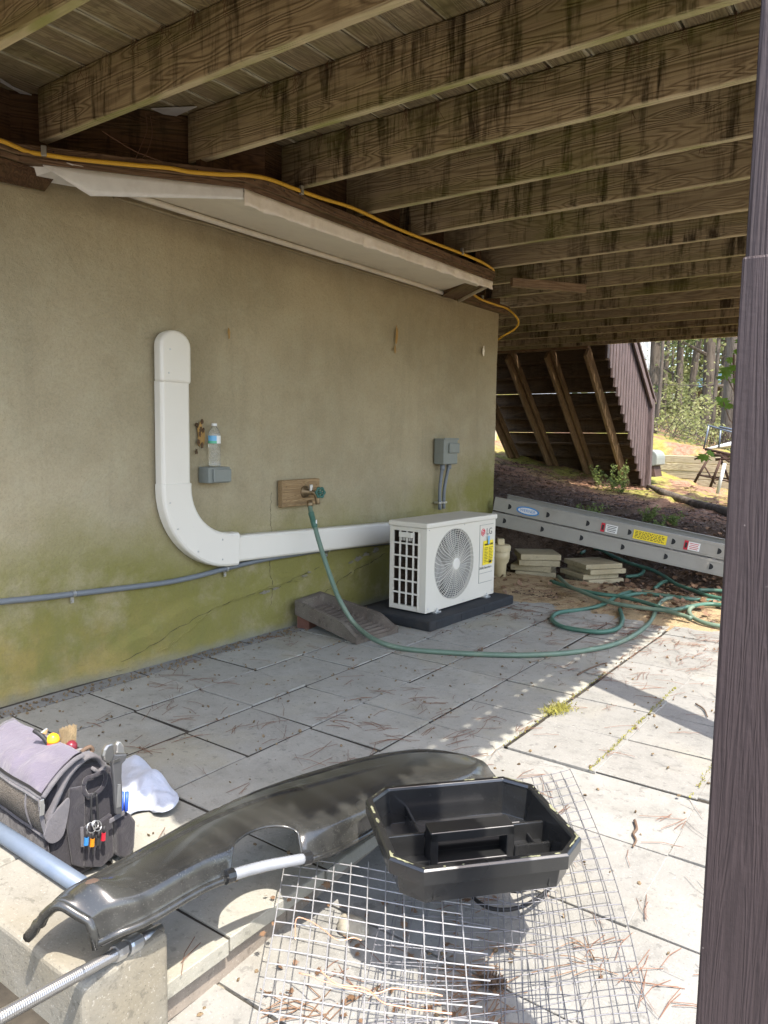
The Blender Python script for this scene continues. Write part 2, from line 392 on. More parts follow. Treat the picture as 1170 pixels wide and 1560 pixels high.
M['weed'] = leafmat('weed_leaf', ((.15,.21,.06), (.24,.28,.09), (.09,.13,.03)), .4)
M['litter'] = leafmat('dry_leaf', ((.17,.095,.05), (.27,.17,.10), (.09,.05,.03)), .1)
M['mulchchip'] = leafmat('mulch_chip', ((.075,.048,.032), (.16,.11,.078), (.04,.026,.018)), .0)
M['needle'] = plain('pine_needle', (.17,.085,.05), .7, 0, .3, 6)
M['twig'] = plain('twig_bark', (.13,.085,.055), .85, 0, .3, 12)
M['bark'] = None
def bark():
    t = NT('pine_bark', .95, 0, .1); n = t.noise(t.coord('Object', (9, 9, 1.6)), 1.0, 5, .7, .5, t.rand(9.)); f = t.noise(t.coord('Object', (30,30,8)), 1.0, 3, .7)
    c = t.mix(t.ramp(n, .35, .65), (.06,.05,.042), (.14,.12,.098)); c = t.mix(t.math('MULTIPLY', f, .5), c, (.07,.055,.045))
    return t.out(c, t.bump(n, 1.0, .05))
M['bark'] = bark()

def pvc():
    t = NT('cream_pvc', .32, 0, .5); n = t.noise(t.world(), 4, 4, .6); d = t.noise(t.world(), 70, 3, .7)
    c = t.mix(n, (.70,.665,.575), (.66,.62,.53)); c = t.mix(t.math('MULTIPLY', t.ramp(d, .66, .8), .3), c, (.35,.3,.2))
    return t.out(c, None)
M['pvc'] = pvc()
M['soffit'] = plain('soffit_panel', (.80,.75,.62), .6, 0, .06, 6, .05, dirt=.25, dirtc=(.33,.28,.2))
M['flash_white'] = plain('painted_flashing', (.84,.78,.68), .5, 0, .10, 18, .1, dirt=.35, dirtc=(.4,.3,.2))
M['galv'] = plain('galvanised_flashing', (.74,.74,.71), .42, .1, .10, 20, .05, dirt=.35, dirtc=(.5,.48,.44))
M['greybox'] = plain('grey_metal_box', (.20,.215,.19), .5, .1, .08, 25)
M['greyconduit'] = plain('grey_conduit', (.15,.165,.175), .5, 0, .08, 30)
M['zinc'] = plain('zinc', (.55,.55,.53), .32, .85, .1, 30)
M['brass'] = plain('old_brass', (.28,.2,.11), .45, .7, .3, 30)
M['greenmetal'] = plain('green_wheel', (.03,.11,.08), .5, 0, .2, 30)
M['yellowcable'] = plain('yellow_cable', (.72,.42,.04), .5, 0, .12, 8)
M['ac'] = plain('unit_enamel', (.59,.555,.465), .45, 0, .035, 3, .0)
M['ac_white'] = plain('guard_enamel', (.61,.58,.50), .45, 0, .03, 3, .0)
M['dark'] = plain('dark_interior', (.018,.018,.018), .7, 0, .2, 20)
M['fins'] = plain('coil_fins', (.075,.052,.035), .6, .2, .4, 40)
M['fanblade'] = plain('fan_blade', (.16,.16,.155), .5, 0, .08, 4)
M['pad'] = plain('rubber_pad', (.022,.024,.026), .85, 0, .3, 14, .2, dirt=.3, dirtc=(.07,.06,.05))
M['red'] = plain('logo_red', (.55,.04,.05), .5, 0, .03)
M['lggrey'] = plain('logo_grey', (.14,.13,.12), .5, 0, .03)
M['labelyellow'] = plain('label_yellow', (.80,.62,.03), .55, 0, .04, 4)
M['labelwhite'] = plain('label_white', (.7,.7,.66), .55, 0, .04, 8)
M['ink'] = plain('black_ink', (.02,.02,.02), .6)
M['bluetape'] = plain('blue_tape', (.18,.42,.60), .6)
M['hose'] = plain('green_hose', (.052,.135,.095), .48, 0, .25, 12, .05, dirt=.35, dirtc=(.14,.16,.11))
M['hose_pale'] = plain('pale_green_hose', (.115,.175,.125), .5, 0, .2, 10, .05, dirt=.45, dirtc=(.23,.25,.17))
M['alu'] = plain('ladder_aluminium', (.33,.315,.275), .55, .25, .10, 8, .05, dirt=.3, dirtc=(.25,.22,.18))
M['splash'] = concrete('splash_concrete', (.125,.10,.078), (.08,.066,.052), (.2,.18,.14), .4, .1)
M['cream_plastic'] = plain('cream_plastic', (.50,.42,.25), .55, 0, .12, 12, .05, dirt=.4, dirtc=(.3,.23,.12))
M['rust'] = plain('rusty_steel', (.10,.06,.045), .8, .3, .4, 30)
M['whitemetal'] = plain('white_metal', (.6,.6,.58), .5, 0, .1)
M['tin'] = plain('blue_tin_roof', (.16,.30,.38), .5, .2, .1)
M['siding'] = plain('pale_siding', (.66,.68,.70), .6, 0, .05)
M['stone'] = concrete('field_stone', (.42,.38,.30), (.32,.29,.22), (.25,.2,.13), .3, .2)
M['copper'] = plain('copper_wire', (.75,.42,.27), .35, .5, .1)
M['wire'] = plain('galvanised_wire', (.36,.36,.355), .45, .3, .15, 60)
M['wire_dark'] = plain('dull_wire', (.20,.20,.21), .5, .5, .2, 60)
M['pipe'] = plain('painted_pipe', (.13,.165,.215), .38, .25, .08, 12, .03, dirt=.2, dirtc=(.3,.3,.28))
M['steel'] = plain('bright_steel', (.36,.355,.34), .36, .9, .12, 30, .05)
M['cable'] = plain('black_cable', (.015,.015,.015), .6)

def blackplastic(name, dust=.5, rough=.3):
    t = NT(name, rough, 0, .5); p = t.world()
    n = t.noise(p, 2.2, 3, .5, .2); f = t.noise(p, 190, 3, .75); s = t.noise(t.world((2,9,4)), 2, 2, .5, .1)
    c = t.mix(t.math('MULTIPLY', t.ramp(n, .25, .8), dust*.5), (.0085,.009,.010), (.12,.12,.10))
    c = t.mix(t.math('MULTIPLY', t.ramp(f, .56, .76), dust*.45), c, (.26,.26,.22))
    c = t.mix(t.math('MULTIPLY', t.ramp(s, .35, .8), dust*.28), c, (.13,.13,.115))
    rr = t.math('ADD', rough, t.math('MULTIPLY', t.ramp(n, .3, .8), .14)); t.b.inputs['Coat Weight'].default_value = .35; t.b.inputs['Coat Roughness'].default_value = .08
    return t.out(c, t.bump(f, .08, .002), rr)
M['sled'] = blackplastic('dusty_black_shell', .50, .17)
M['tote'] = blackplastic('black_tote_plastic', .14, .22)
M['toterim'] = plain('pollen_dusted_rim', (.20,.20,.13), .7, 0, .5, 60, .1, dirt=.5, dirtc=(.03,.03,.03))

def fabric(name, c, sc=260, dust=.2):
    t = NT(name, .95, 0, .1); t.b.inputs['Sheen Weight'].default_value = .25
    n = t.noise(t.coord('Object'), sc, 2, .5); b = t.noise(t.coord('Object'), 9, 4, .6); w1 = t.noise(t.coord('Object'), 22, 3, .5, .6)
    cc = t.mix(b, tuple(x*.8 for x in c), tuple(min(1, x*1.15) for x in c)); cc = t.mix(t.math('MULTIPLY', t.ramp(w1, .5, .8), dust), cc, (.35,.32,.27))
    return t.out(cc, t.bump(n, .5, .002, t.bump(w1, .5, .012)))
M['bag_black'] = fabric('black_canvas', (.028,.026,.030), dust=.05)
M['bag_grey'] = fabric('grey_canvas', (.105,.10,.105), dust=.1)
M['bag_lilac'] = fabric('lilac_grey_canvas', (.125,.112,.142), dust=.15)
def meshfab():
    t = NT('tan_mesh_fabric', .95, 0, .1); v = t.coord('Object', (1,1,1), rot=(0,0,0))
    a = t.vor(v, 420); c = t.mix(t.ramp(a, .25, .6), (.25,.22,.18), (.08,.07,.06)); return t.out(c, t.bump(a, .6, .003))
M['bag_mesh'] = meshfab()
M['rag'] = fabric('white_cotton', (.45,.49,.57), 300, .06)
M['rubber_red'] = plain('red_grip', (.45,.03,.035), .4); M['amber'] = plain('amber_cap', (.85,.42,.02), .3)
M['maroon'] = plain('maroon_handle', (.16,.02,.03), .3); M['bristle'] = plain('brush_bristle', (.36,.27,.15), .9, 0, .4, 150, .5)
M['bluepl'] = plain('blue_plastic', (.03,.10,.55), .4); M['orangepl'] = plain('orange_anodised', (.75,.28,.02), .35, .4)
M['lblue'] = plain('blue_anodised', (.05,.25,.6), .35, .4); M['redan'] = plain('red_anodised', (.55,.03,.05), .35, .4)
def clearpl(name, c=(1,1,1), rough=.05):
    t = NT(name, rough, 0, .5); t.b.inputs['Transmission Weight'].default_value = .92; t.b.inputs['IOR'].default_value = 1.3; return t.out(c)
M['clear'] = clearpl('clear_bottle', (.93,.96,.95))
M['moss'] = plain('moss', (.32,.30,.06), .95, 0, .4, 60, .6)
M['mud'] = plain('dried_mud', (.13,.085,.06), .9, 0, .5, 40, .4)
M['joint'] = plain('joint_dirt', (.05,.042,.03), .95, 0, .5, 25, .5)
M['mortar'] = concrete('mortar_strip', (.25,.25,.235), (.19,.19,.175), (.2,.18,.12), .3, .1)
M['patchclay'] = plain('ochre_scuff', (.42,.25,.08), .9, 0, .3)
M['capgreen'] = plain('label_green', (.10,.42,.25), .4); M['labelblue'] = plain('label_blue', (.15,.4,.62), .4)
#MARK_A
# ================================================================ terrain
def zlow(y): return -.012 - .075*max(0, 2.9-max(y, -1.5))
def bankB(x): return .40+.10*max(0, -2-x)+.12*max(0, -4-x)
def H(x, y):
    if y < 5.2:
        h = -.07 if x < -1.80 else (-.17+min(0, zlow(y)) if x < 1.5 else -.06+min(0, zlow(y)))
        return h
    x = max(-14, min(8, x))
    y0 = 5.75+1.1*sstep(-3.7, -3.3, x)
    t = sstep(y0, y0+2.0, y)
    h = -.035*sstep(5.2, 5.5, y) - .035*(1-sstep(5.2, 5.5, y)) + (bankB(x)*(.9 if x > -3 else 1.0))*t
    h += .035*sstep(5.4, 6, y)
    n = noise.noise(Vector((x*1.1, y*1.1, 0)))*.07+noise.noise(Vector((x*3.3, y*3.3, 4)))*.03+noise.noise(Vector((x*9, y*9, 4)))*.012
    h += n*sstep(6.9, 7.8, y)
    h -= .02*max(0, min(y, 20)-12.5)*(1 if x > -3.7 else .0)
    if y > 17: h += .55*sstep(17, 18.0, y)
    if y > 19: h += (y-19)*.004*1.0 + noise.noise(Vector((x*.15, y*.15, 9)))*.25
    return h
def axis_samples(lo, hi, fine_lo, fine_hi, fs, grow=1.22):
    a = []; v = fine_lo
    while v < fine_hi: a.append(v); v += fs
    st = fs
    v = fine_hi
    while v < hi: a.append(v); st *= grow; v += st
    a.append(hi); st = fs; v = fine_lo
    while v > lo: st *= grow; v -= st; a.append(max(v, lo))
    return sorted(set(round(q, 4) for q in a))
xs = axis_samples(-320, 320, -7.0, 1.2, .07); ys = axis_samples(-320, 420, 4.8, 18, .08)
b = MB(); nx, ny = len(xs), len(ys)
b.v = [Vector((x, y, H(x, y) if y > 5.2 else H(x, y))) for y in ys for x in xs]
b.f = [(j*nx+i, j*nx+i+1, (j+1)*nx+i+1, (j+1)*nx+i) for j in range(ny-1) for i in range(nx-1)]; b.m = [0]*len(b.f)
struct(b.build('ground', M['terrain'], smooth=True, fixn=False))

# ================================================================ paved patio
patio = thing('patio', 'grey concrete paver patio beside the stucco house wall', 'patio', (-2.4, 3.2, -.05)); struct(patio)
del patio['category'], patio['label']
S = .406; SZ = S-.013
pm_cache = []
def paver_mesh(sx, sy, h, mat, k):
    b = MB(); b.box((-sx/2, -sy/2, -h), (sx/2, sy/2, 0))
    me = bpy.data.meshes.new('paver'); me.from_pydata([tuple(v) for v in b.v], [], b.f); me.materials.append(mat)
    bm = bmesh.new(); bm.from_mesh(me); bmesh.ops.recalc_face_normals(bm, faces=bm.faces)
    bmesh.ops.bevel(bm, geom=[e for e in bm.edges], offset=.0022, segments=1, affect='EDGES')
    rr = random.Random(k)
    for v in bm.verts: v.co.x += rr.uniform(-.002,.002); v.co.y += rr.uniform(-.002,.002)
    bm.to_mesh(me); bm.free(); return me
UP_M = [paver_mesh(SZ, SZ, .045, M['paver'], k) for k in range(4)]
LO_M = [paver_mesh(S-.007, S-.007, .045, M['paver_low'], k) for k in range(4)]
STRIP = paver_mesh(.125, SZ, .045, M['mortar'], 1)
def put(me, name, parent, x, y, z, tilt=(0,0), rz=0):
    o = bpy.data.objects.new(name, me); col.objects.link(o); o.parent = parent
    o.location = Vector((x, y, z))-ORG[parent.name]; o.rotation_euler = (tilt[0], tilt[1], rz); ORG[o.name] = ORG[parent.name]; return o
XE = -1.425
rows = [1.295-.195+S*k for k in range(0, 12)]          # row centres up to about y = 5.6
colsx = [XE-S*(i+.5) for i in range(5)]
for j, y in enumerate(rows):
    for i, x in enumerate(colsx):
        if y > 5.2 and i > 3: continue
        put(rnd.choice(UP_M), 'paver', patio, x+rnd.uniform(-.003,.003), y+rnd.uniform(-.004,.004)+(.016*i), rnd.uniform(-.004,.003),
            (rnd.uniform(-.007,.007), rnd.uniform(-.007,.007)), rnd.choice((0,1,2,3))*math.pi/2+rnd.uniform(-.006,.006))
    if y < 4.3: put(STRIP, 'border_strip', patio, XE-S*5-.07, y+.03, -.004, (0,0), rnd.uniform(-.02,.02))
# right hand columns, level with the patio beyond the step and sinking towards the front
rows2 = [2.10+S*.5+S*k for k in range(-6, 9)]
for i in range(0, 7):
    x = XE+.012+S*(i+.5)-.01*i
    for y in rows2:
        if i == 0 and y < .9: continue
        y2 = y - .0*i
        if i == 0 and y2 < 2.88: x = XE+.012+S*.5-.033
        else: x = XE+.012+S*(i+.5)-.01*i
        if y2 > 2.88: z, tx = -.003, 0
        else: z, tx = zlow(y2), .075
        po = put(rnd.choice(LO_M), 'paver', patio, x+rnd.uniform(-.003,.003), y2+rnd.uniform(-.005,.005)+.01*i, z+rnd.uniform(-.003,.003),
            (tx+rnd.uniform(-.008,.008), rnd.uniform(-.008,.008)), rnd.uniform(-.008,.008))
        if i == 0 and y2 < 2.88: po.scale.x = 1.19
# joint filling under and between the pavers
b = MB()
b.add([(-3.62,.5,-.006),(XE-.01,.5,-.006),(XE-.01,6.0,-.006),(-3.62,6.0,-.006)], [(0,1,2,3)])
b.add([(XE-.01,2.918,-.009),(1.6,2.918,-.009),(1.6,6.0,-.009),(XE-.01,6.0,-.009)], [(0,1,2,3)])
b.add([(XE,-1.5,zlow(-1.5)-.009),(1.6,-1.5,zlow(-1.5)-.009),(1.6,2.916,-.026),(XE,2.916,-.026)], [(0,1,2,3)])
b.build('joint_sand', M['joint'], patio, kind='stuff')
# sandy dirt washed over the far edge of the pavers
def sandfn(u, v):
    x = lerp(-3.62, .6, u); y = lerp(4.75, 6.7, v)
    n = noise.noise(Vector((x*1.6, y*1.9, 2)))*.5+noise.noise(Vector((x*5, y*5, 1)))*.25+noise.noise(Vector((x*17, y*17, 1)))*.12
    e = (y-(5.62 if x > -2.9 else 5.3)) + n*.55
    return Vector((x, y, max(-.02, min(.03, -.004+.055*e))+noise.noise(Vector((x*30, y*30, 5)))*.003))
b = MB(); b.grid(sandfn, 90, 60); struct(b.build('sandy_ground', M['sand'], smooth=True))

# step edge of the patio: cap pavers over a recessed course of blocks
edge = thing('retaining_edge', 'low block retaining edge under the patio pavers', 'retaining wall', (XE, 2.0, -.3))
tag(edge)
yy = 1.10
k = 0
while yy < 2.85:
    L = .46; y1 = min(yy+L, 2.87)
    bb = MB(); bb.box((XE-.22, yy+.003, -.14), (XE-.035-.004*(k%3), y1-.003, -.047)); bb.build('edge_block', M['cap'], edge, bevel=.006)
    bb = MB(); bb.box((XE-.24, yy-.1, -.30), (XE-.015-.005*(k%2), y1-.106, -.143)); bb.build('edge_block', M['blockrough'], edge, bevel=.006)
    yy = y1; k += 1
# big concrete footing course in front
foot = thing('concrete_footing', 'pale concrete block footing in the lower left foreground', 'concrete block', (-2.2, .95, -.4))
def footing(x0, x1, y0, y1, z1, mat, nm):
    bb = MB(); nxx = 24
    def f(u, v): return None
    bb.box((x0, y0, -.5), (x1, y1, z1)); return bb.build(nm, mat, foot, bevel=.014, seg=3)
footing(-2.005, -1.405, .855, 1.085, .15, M['block'], 'footing_block')
footing(-2.62, -2.012, .858, 1.085, .149, M['block'], 'footing_block')
footing(-3.3, -2.627, .856, 1.087, .151, M['block'], 'footing_block')

# ================================================================ house
house = thing('house', 'tan and green stained stucco house wall with boxed-out bay soffit above', 'house', (-3.62, 3, 0))
def wallfn(y0, y1, z0, z1, nu, nv):
    def f(u, v):
        y = lerp(y0, y1, u); z = lerp(z0, z1, v)
        d = noise.noise(Vector((y*1.2, z*1.2, 0)))*.008+noise.noise(Vector((y*5, z*5, 2)))*.003
        # old thicker parging below a ragged line
        line = .30+.17*noise.noise(Vector((y*.9+3, 0, 0)))+.05*noise.noise(Vector((y*5, 1, 0))) + .10*sstep(2.4, 4.4, y)-.22*(1-sstep(2.2, 3.1, y))
        d += .026*sstep(.0, .035, line-z)*sstep(2.25, 2.6, y)*sstep(6.5, 5.5, y)
        lump = math.exp(-((y-4.55)**2/.02+(z-.30)**2/.004))*.02 + math.exp(-((y-4.75)**2/.006+(z-.36)**2/.002))*.02
        d += lump*(1+noise.noise(Vector((y*30, z*30, 0))))
        if z < .05: d += .008+.006*noise.noise(Vector((y*9, z*9, 0)))
        return Vector((-3.62+d, y, z))
    return f
b = MB(); b.grid(wallfn(-3, 6.955, -.4, 2.66, 400, 150), 400, 150); b.build('stucco_wall', M['stucco'], house, smooth=True)
b = MB(); b.box((-9, 6.55, -.5), (-3.632, 6.95, 2.66)); b.build('end_wall', M['stucco'], house, bevel=.01)
b = MB(); b.box((-9, -3, -.5), (-3.64, 6.5, 2.60)); b.box((-9, -3, 2.601), (-3.80, 6.5, 3.2)); b.build('wall_core', M['stucco'], house)
# ragged crack lines and patches in the parging
for pts, rr_ in (([(2.45,.02),(2.75,.07),(2.95,.15),(3.15,.245),(3.4,.275),(3.62,.30),(3.85,.31),(4.05,.33)], .006), ([(4.22,.22),(4.3,.30),(4.45,.33),(4.62,.39),(4.9,.42)], .005)):
    bb = MB(); pp = []
    for y, z in pts: pp.append((-3.607+.014, y, z))
    pp = smoothpath(pp, 6); pp = [p+Vector((rnd.uniform(-.002,.002), rnd.uniform(-.006,.006), rnd.uniform(-.008,.008))) for p in pp]
    bb.tube(pp, [rr_*rnd.uniform(.5,1.5) for _ in pp], 5); bb.build('parge_ridge', M['stucco'], house, smooth=True)
def patch(y, z, sy, sz, mat, nm='wall_patch', n=14, off=.012):
    bb = MB(); vs = []
    for k in range(n):
        a = 2*math.pi*k/n; r = rnd.uniform(.55, 1.1); vs.append((-3.612+off, y+math.cos(a)*sy*r, z+math.sin(a)*sz*r))
    bb.prism(vs, (.004,0,0)); bb.build(nm, mat, house)
patch(5.13, 2.17, .018, .09, M['patchclay']); patch(6.62, 2.20, .02, .05, M['flash_white']); patch(5.11, 2.06, .012, .04, M['patchclay'])
for _ in range(8): patch(3.06+rnd.uniform(-.03,.03), 1.34+rnd.uniform(-.10,.1), .012, .02, M['ledger'])
patch(3.07, 1.34, .03, .09, M['patchclay'], off=.010)
patch(3.73, .60, .03, .05, M['patchclay']); patch(3.3, 1.98, .010, .035, M['patchclay'])
for y_, z_, a_, b_ in ((4.55,.355,.05,.028),(4.64,.38,.07,.030),(4.73,.405,.05,.026),(4.86,.43,.05,.022),(3.60,.285,.05,.012),(3.70,.295,.035,.010),(4.0,.34,.04,.010),(4.05,.36,.02,.008)): patch(y_, z_, a_, b_, M['blockrough'], off=.026, n=26)

def crack(pts, r_, jig=.008):
    bb = MB(); pp = [Vector((-3.6, y, z)) for y, z in pts]; pp = smoothpath(pp, 8); q = []
    for p in pp:
        f = wallfn(p.y, p.y+1, p.z, p.z+1, 1, 1)(0, 0); q.append(Vector((f.x+.0005, p.y+rnd.uniform(-jig, jig), p.z+rnd.uniform(-jig, jig))))
    bb.tube(q, [r_*rnd.uniform(.3,1.3) for _ in q], 4); bb.build('hairline_crack', M['joint'], house)
crack([(3.70,.95),(3.69,.80),(3.70,.66),(3.68,.5),(3.69,.33),(3.67,.18)], .0016); crack([(3.95,.10),(4.3,.20),(4.5,.29),(4.75,.33),(5.0,.38)], .0022)
crack([(2.45,.05),(2.7,.12),(2.95,.20),(3.3,.27),(3.75,.30),(4.2,.38)], .0018)
# bay: soffit panel, wall trim, flashing
P1 = Vector((-3.55,1.95,0)); P2 = Vector((-2.94,2.80,0)); P3 = Vector((-2.94,5.52,0)); P4 = Vector((-3.57,6.06,0)); P5 = Vector((-3.57,7.05,0)); P0 = Vector((-3.57,-1,0))
b = MB(); b.prism([(-3.605,2.42,2.655),(-2.955,2.86,2.575),(-2.955,5.47,2.588),(-3.605,6.04,2.65)], (0,0,.03)); b.build('soffit_panel', M['soffit'], house, bevel=.003)
b = MB(); b.tube(smoothpath([(-3.60,2.55,2.635),(-3.595,3.3,2.63),(-3.597,4.4,2.632),(-3.595,5.4,2.632),(-3.60,6.02,2.63)], 4), .018, 8); b.build('soffit_trim', M['soffit'], house, smooth=True)
b = MB(); pp = smoothpath([(-3.606,y,2.600+rnd.uniform(-.006,.006)) for y in [2.5+.22*i for i in range(17)]], 4); b.tube(pp, [.006*rnd.uniform(.7,1.5) for _ in pp], 5); b.build('caulk_bead', M['stucco'], house, smooth=True)
def strip(pa, pb, z0, z1, mat, nm, wav=.004, n=60, off=.0):
    d = (pb-pa); L = d.length; d.normalize(); nrm = Vector((d.y, -d.x, 0))
    def f(u, v):
        z = lerp(z0(u), z1, v); amp = wav*(1-v)
        return Vector((pa.x, pa.y, 0))+d*L*u+nrm*(off+amp*noise.noise(Vector((u*L*9, 1, 0)))*2+amp*noise.noise(Vector((u*L*30, v*2, 0))))+Vector((0,0,z))
    bb = MB(); bb.grid(f, n, 4); return bb.build(nm, mat, house, smooth=True, solid=.002)
strip(P2, P3, lambda u: 2.520+.022*u+.005*noise.noise(Vector((u*40,0,0))), 2.604, M['flash_white'], 'bay_flashing', .014, 160, .006)
strip(P1+(P2-P1)*.10, P2, lambda u: (2.60-.115*min(1, u/.22) if u < .22 else 2.485+.066*(u-.22)/.78), 2.605, M['galv'], 'bay_flashing', .003, 50, .003)
strip(P3, P4, lambda u: 2.575, 2.604, M['soffit'], 'bay_flashing', .002, 30, .0)
b = MB(); b.add([(-3.60,2.02,2.56),(-3.585,2.42,2.60),(-3.40,2.14,2.62),(-3.55,1.97,2.66),(-3.0,2.80,2.575),(-3.56,2.5,2.62)], [(0,1,2),(0,2,3),(1,4,2),(1,5,4)]); b.build('corner_flashing', M['galv'], house, solid=.003)
b = MB(); b.box((-3.615,-1,2.58),(-3.575,1.93,2.66)); b.build('sill_board', M['ledger_lip'], house, bevel=.004)
b = MB(); b.prism([(-3.60,1.75,2.50),(-3.60,2.10,2.52),(-3.56,2.14,2.60),(-3.56,1.7,2.60)], (.012,0,0)); b.build('torn_felt', M['ledger'], house)

# ================================================================ deck
deck = thing('wooden_deck', 'weathered wooden deck overhead with algae-stained joists and gapped boards', 'deck', (-1.8, 5.5, 2.73))
JZ0, JZ1 = 2.735, 2.985; DX1 = -.105
def ledger_x(y):
    pl = [P0, P1, P2, P3, P4, P5]
    for a, c in zip(pl, pl[1:]):
        if a.y <= y <= c.y: return lerp(a.x, c.x, (y-a.y)/(c.y-a.y))
    return -6.6
joist_ys = [2.09+.591*k for k in range(-1, 14)]
for y in joist_ys:
    x0 = (ledger_x(y)-.125) if y < 6.95 else -7.0
    if x0 > -3.5 and y < 6: x0 -= .05
    board('joist', (x0, y, (JZ0+JZ1)/2), (DX1-.045, y, (JZ0+JZ1)/2), .045, JZ1-JZ0-.004, M['joist'], deck, bevel=.005)
board('rim_joist', (-3.6, .91, 2.86), (DX1, .91, 2.86), .045, .245, M['joist'], deck)
board('rim_joist', (-7.0, 10.36, 2.85), (DX1, 10.36, 2.85), .045, .26, M['joist'], deck)
board('rim_joist', (-7.0, 10.41, 2.80), (DX1, 10.41, 2.80), .045, .25, M['joist'], deck)
board('rim_joist', (DX1-.022, .935, 2.86), (DX1-.022, 10.33, 2.86), .042, .248, M['joist'], deck)
# deck boards run parallel to the wall
BW = .190; GAP = .012; gx0 = -2.428
x = gx0+BW*11
xs_b = []
i = 0
k0 = int(( -0.06-gx0)/BW)
for k in range(-24, k0+1):
    xc = gx0+BW*(k+.5)
    ya = 7.0 if xc+BW/2 < -3.63 else .87
    if xc > DX1: break
    if ya < 1:
        sp = 4.4+.591*rnd.choice((0,1,2,3))-.0
        sp = 2.09+.591*rnd.choice((2,3,4,5,6))
        board('deck_board', (xc, ya, 3.005), (xc, sp-.002, 3.005), BW-GAP*rnd.uniform(.8,1.1), .036, M['deckboard'], deck)
        board('deck_board', (xc, sp+.002, 3.005), (xc, 10.45, 3.005), BW-GAP*rnd.uniform(.8,1.1), .036, M['deckboard'], deck)
    else: board('deck_board', (xc, ya, 3.005), (xc, 10.45, 3.005), BW-GAP, .036, M['deckboard'], deck)
b = MB()
for k in range(-24, k0+2):
    xg = gx0+BW*k; b.box((xg-.012, .9 if xg > -3.6 else 7.05, 3.0245), (xg+.012, 10.4, 3.034))
b.build('gap_debris', M['dirt'], deck, kind='stuff')  # soil strips added over the board gaps to keep sky light out
# ledger following the bay
def pboard(a, c, z0, z1, th, off, mat, nm, ext=0):
    d = (c-a).normalized(); nrm = Vector((d.y, -d.x, 0)); p = a+nrm*(off+th/2)-d*ext; q = c+nrm*(off+th/2)+d*ext
    zc = (z0+z1)/2; return board(nm, p+Vector((0,0,zc)), q+Vector((0,0,zc)), th, z1-z0, mat, deck, bevel=.003)
for a, c in ((P0,P1),(P1,P2),(P2,P3),(P3,P4),(P4,P5)):
    pboard(a, c, 2.686, 2.984, .04, -.20, M['ledger'], 'ledger_board', .14)
    pboard(a, c, 2.634, 2.684, .21, -.19, M['ledger_lip'], 'ledger_lip', .012)
    pboard(a, c, 2.606, 2.633, .198, -.19, M['ledger_lip'], 'ledger_lip', .006)
# small nail heads along the lip
b = MB()
for a, c in ((P1,P2),(P2,P3),(P3,P4)):
    d = (c-a); L = d.length; d.normalize(); nrm = Vector((d.y,-d.x,0)); s = .06
    while s < L:
        b.lathe(a+d*s+nrm*.0205+Vector((0,0,2.66+rnd.uniform(-.006,.006))), nrm, [(.0045,0),(.004,.002)], 6); s += rnd.uniform(.09,.17)
b.build('nail_heads', M['ink'], deck, kind='stuff')
d12 = (P2-P1).normalized(); n12 = Vector((d12.y,-d12.x,0))
q = at(244, 212, 'x', -3.33); b = MB(); b.lathe(q, n12, [(.034,0),(.034,.004),(.016,.005),(.016,.014),(.010,.018)], 16); b.build('washer_bolt', M['zinc'], deck, smooth=False)
# white building paper behind the ledger showing above it
b = MB(); b.prism([at(430/3.9*0+230,166,'z',2.975)+Vector((0,0,0)), at(300,163,'z',2.975), at(262,180,'z',2.975)], (0,0,.004)); b.build('membrane_scrap', M['galv'], deck)
b = MB(); b.prism([at(0,125,'z',2.975), at(40,148,'z',2.975), at(50,146,'z',2.975), at(20,133,'z',2.975), at(0,120,'z',2.975)], (0,0,.004)); b.build('membrane_scrap', M['galv'], deck)
# loose cleat nailed under the joists
ca = at(779, 430, 'z', 2.70); cb = at(891, 440, 'z', 2.70)
board('cleat', ca, cb, .05, .075, M['pale_wood'], deck)
# posts
def post(x0, x1, y0, y1, z0, lab):
    bb = MB(); n = 40
    def ring(z): return [(x0,y0,z),(x1,y0,z),(x1,y1,z),(x0,y1,z)]
    bb.box((x0,y0,z0),(x1,y1,2.733)); return bb.build('support_post', M['post_v'], deck, bevel=.006, seg=2, label=lab)
def painted_v(name, c):
    t = NT(name, .62, 0, .35)
    n = t.noise(t.coord('Object', (22,22,.9)), 1.0, 3, .6, .8); ph = t.math('SINE', t.math('MULTIPLY', n, 75)); f = t.noise(t.coord('Object', (110,110,4)), 1.0, 3, .7)
    g = t.noise(t.coord('Object'), 60, 3, .6)
    h = t.math('ADD', t.math('MULTIPLY', ph, .13), t.math('ADD', f, t.math('MULTIPLY', g, .35)))
    sp = t.ramp(t.noise(t.coord('Object'), 45, 2, .5), .74, .77)
    cc = t.mix(t.ramp(h, .0, 1.4), tuple(x*.7 for x in c), tuple(x*1.2 for x in c)); cc = t.mix(t.math('MULTIPLY', sp, .6), cc, (.25,.22,.2))
    return t.out(cc, t.bump(h, .5, .005))
M['post_v'] = painted_v('dark_stained_post_wood', (.041,.029,.029))
post(-.2312, -.100, 1.19, 1.32, -.25, 'dark brown stained corner post close to the camera')
bb = MB(); bb.box((-.2335, 1.184, -.25), (-.094, 1.326, 1.612)); bb.build('post_sleeve', M['post_v'], deck, bevel=.004)
post(-.255, -.105, 3.32, 3.46, -.05, 'dark brown stained middle post')
post(-.255, -.105, 6.4, 6.54, -.05, 'dark brown stained far post'); post(-.255, -.105, 9.9, 10.04, .1, 'dark brown stained end post')
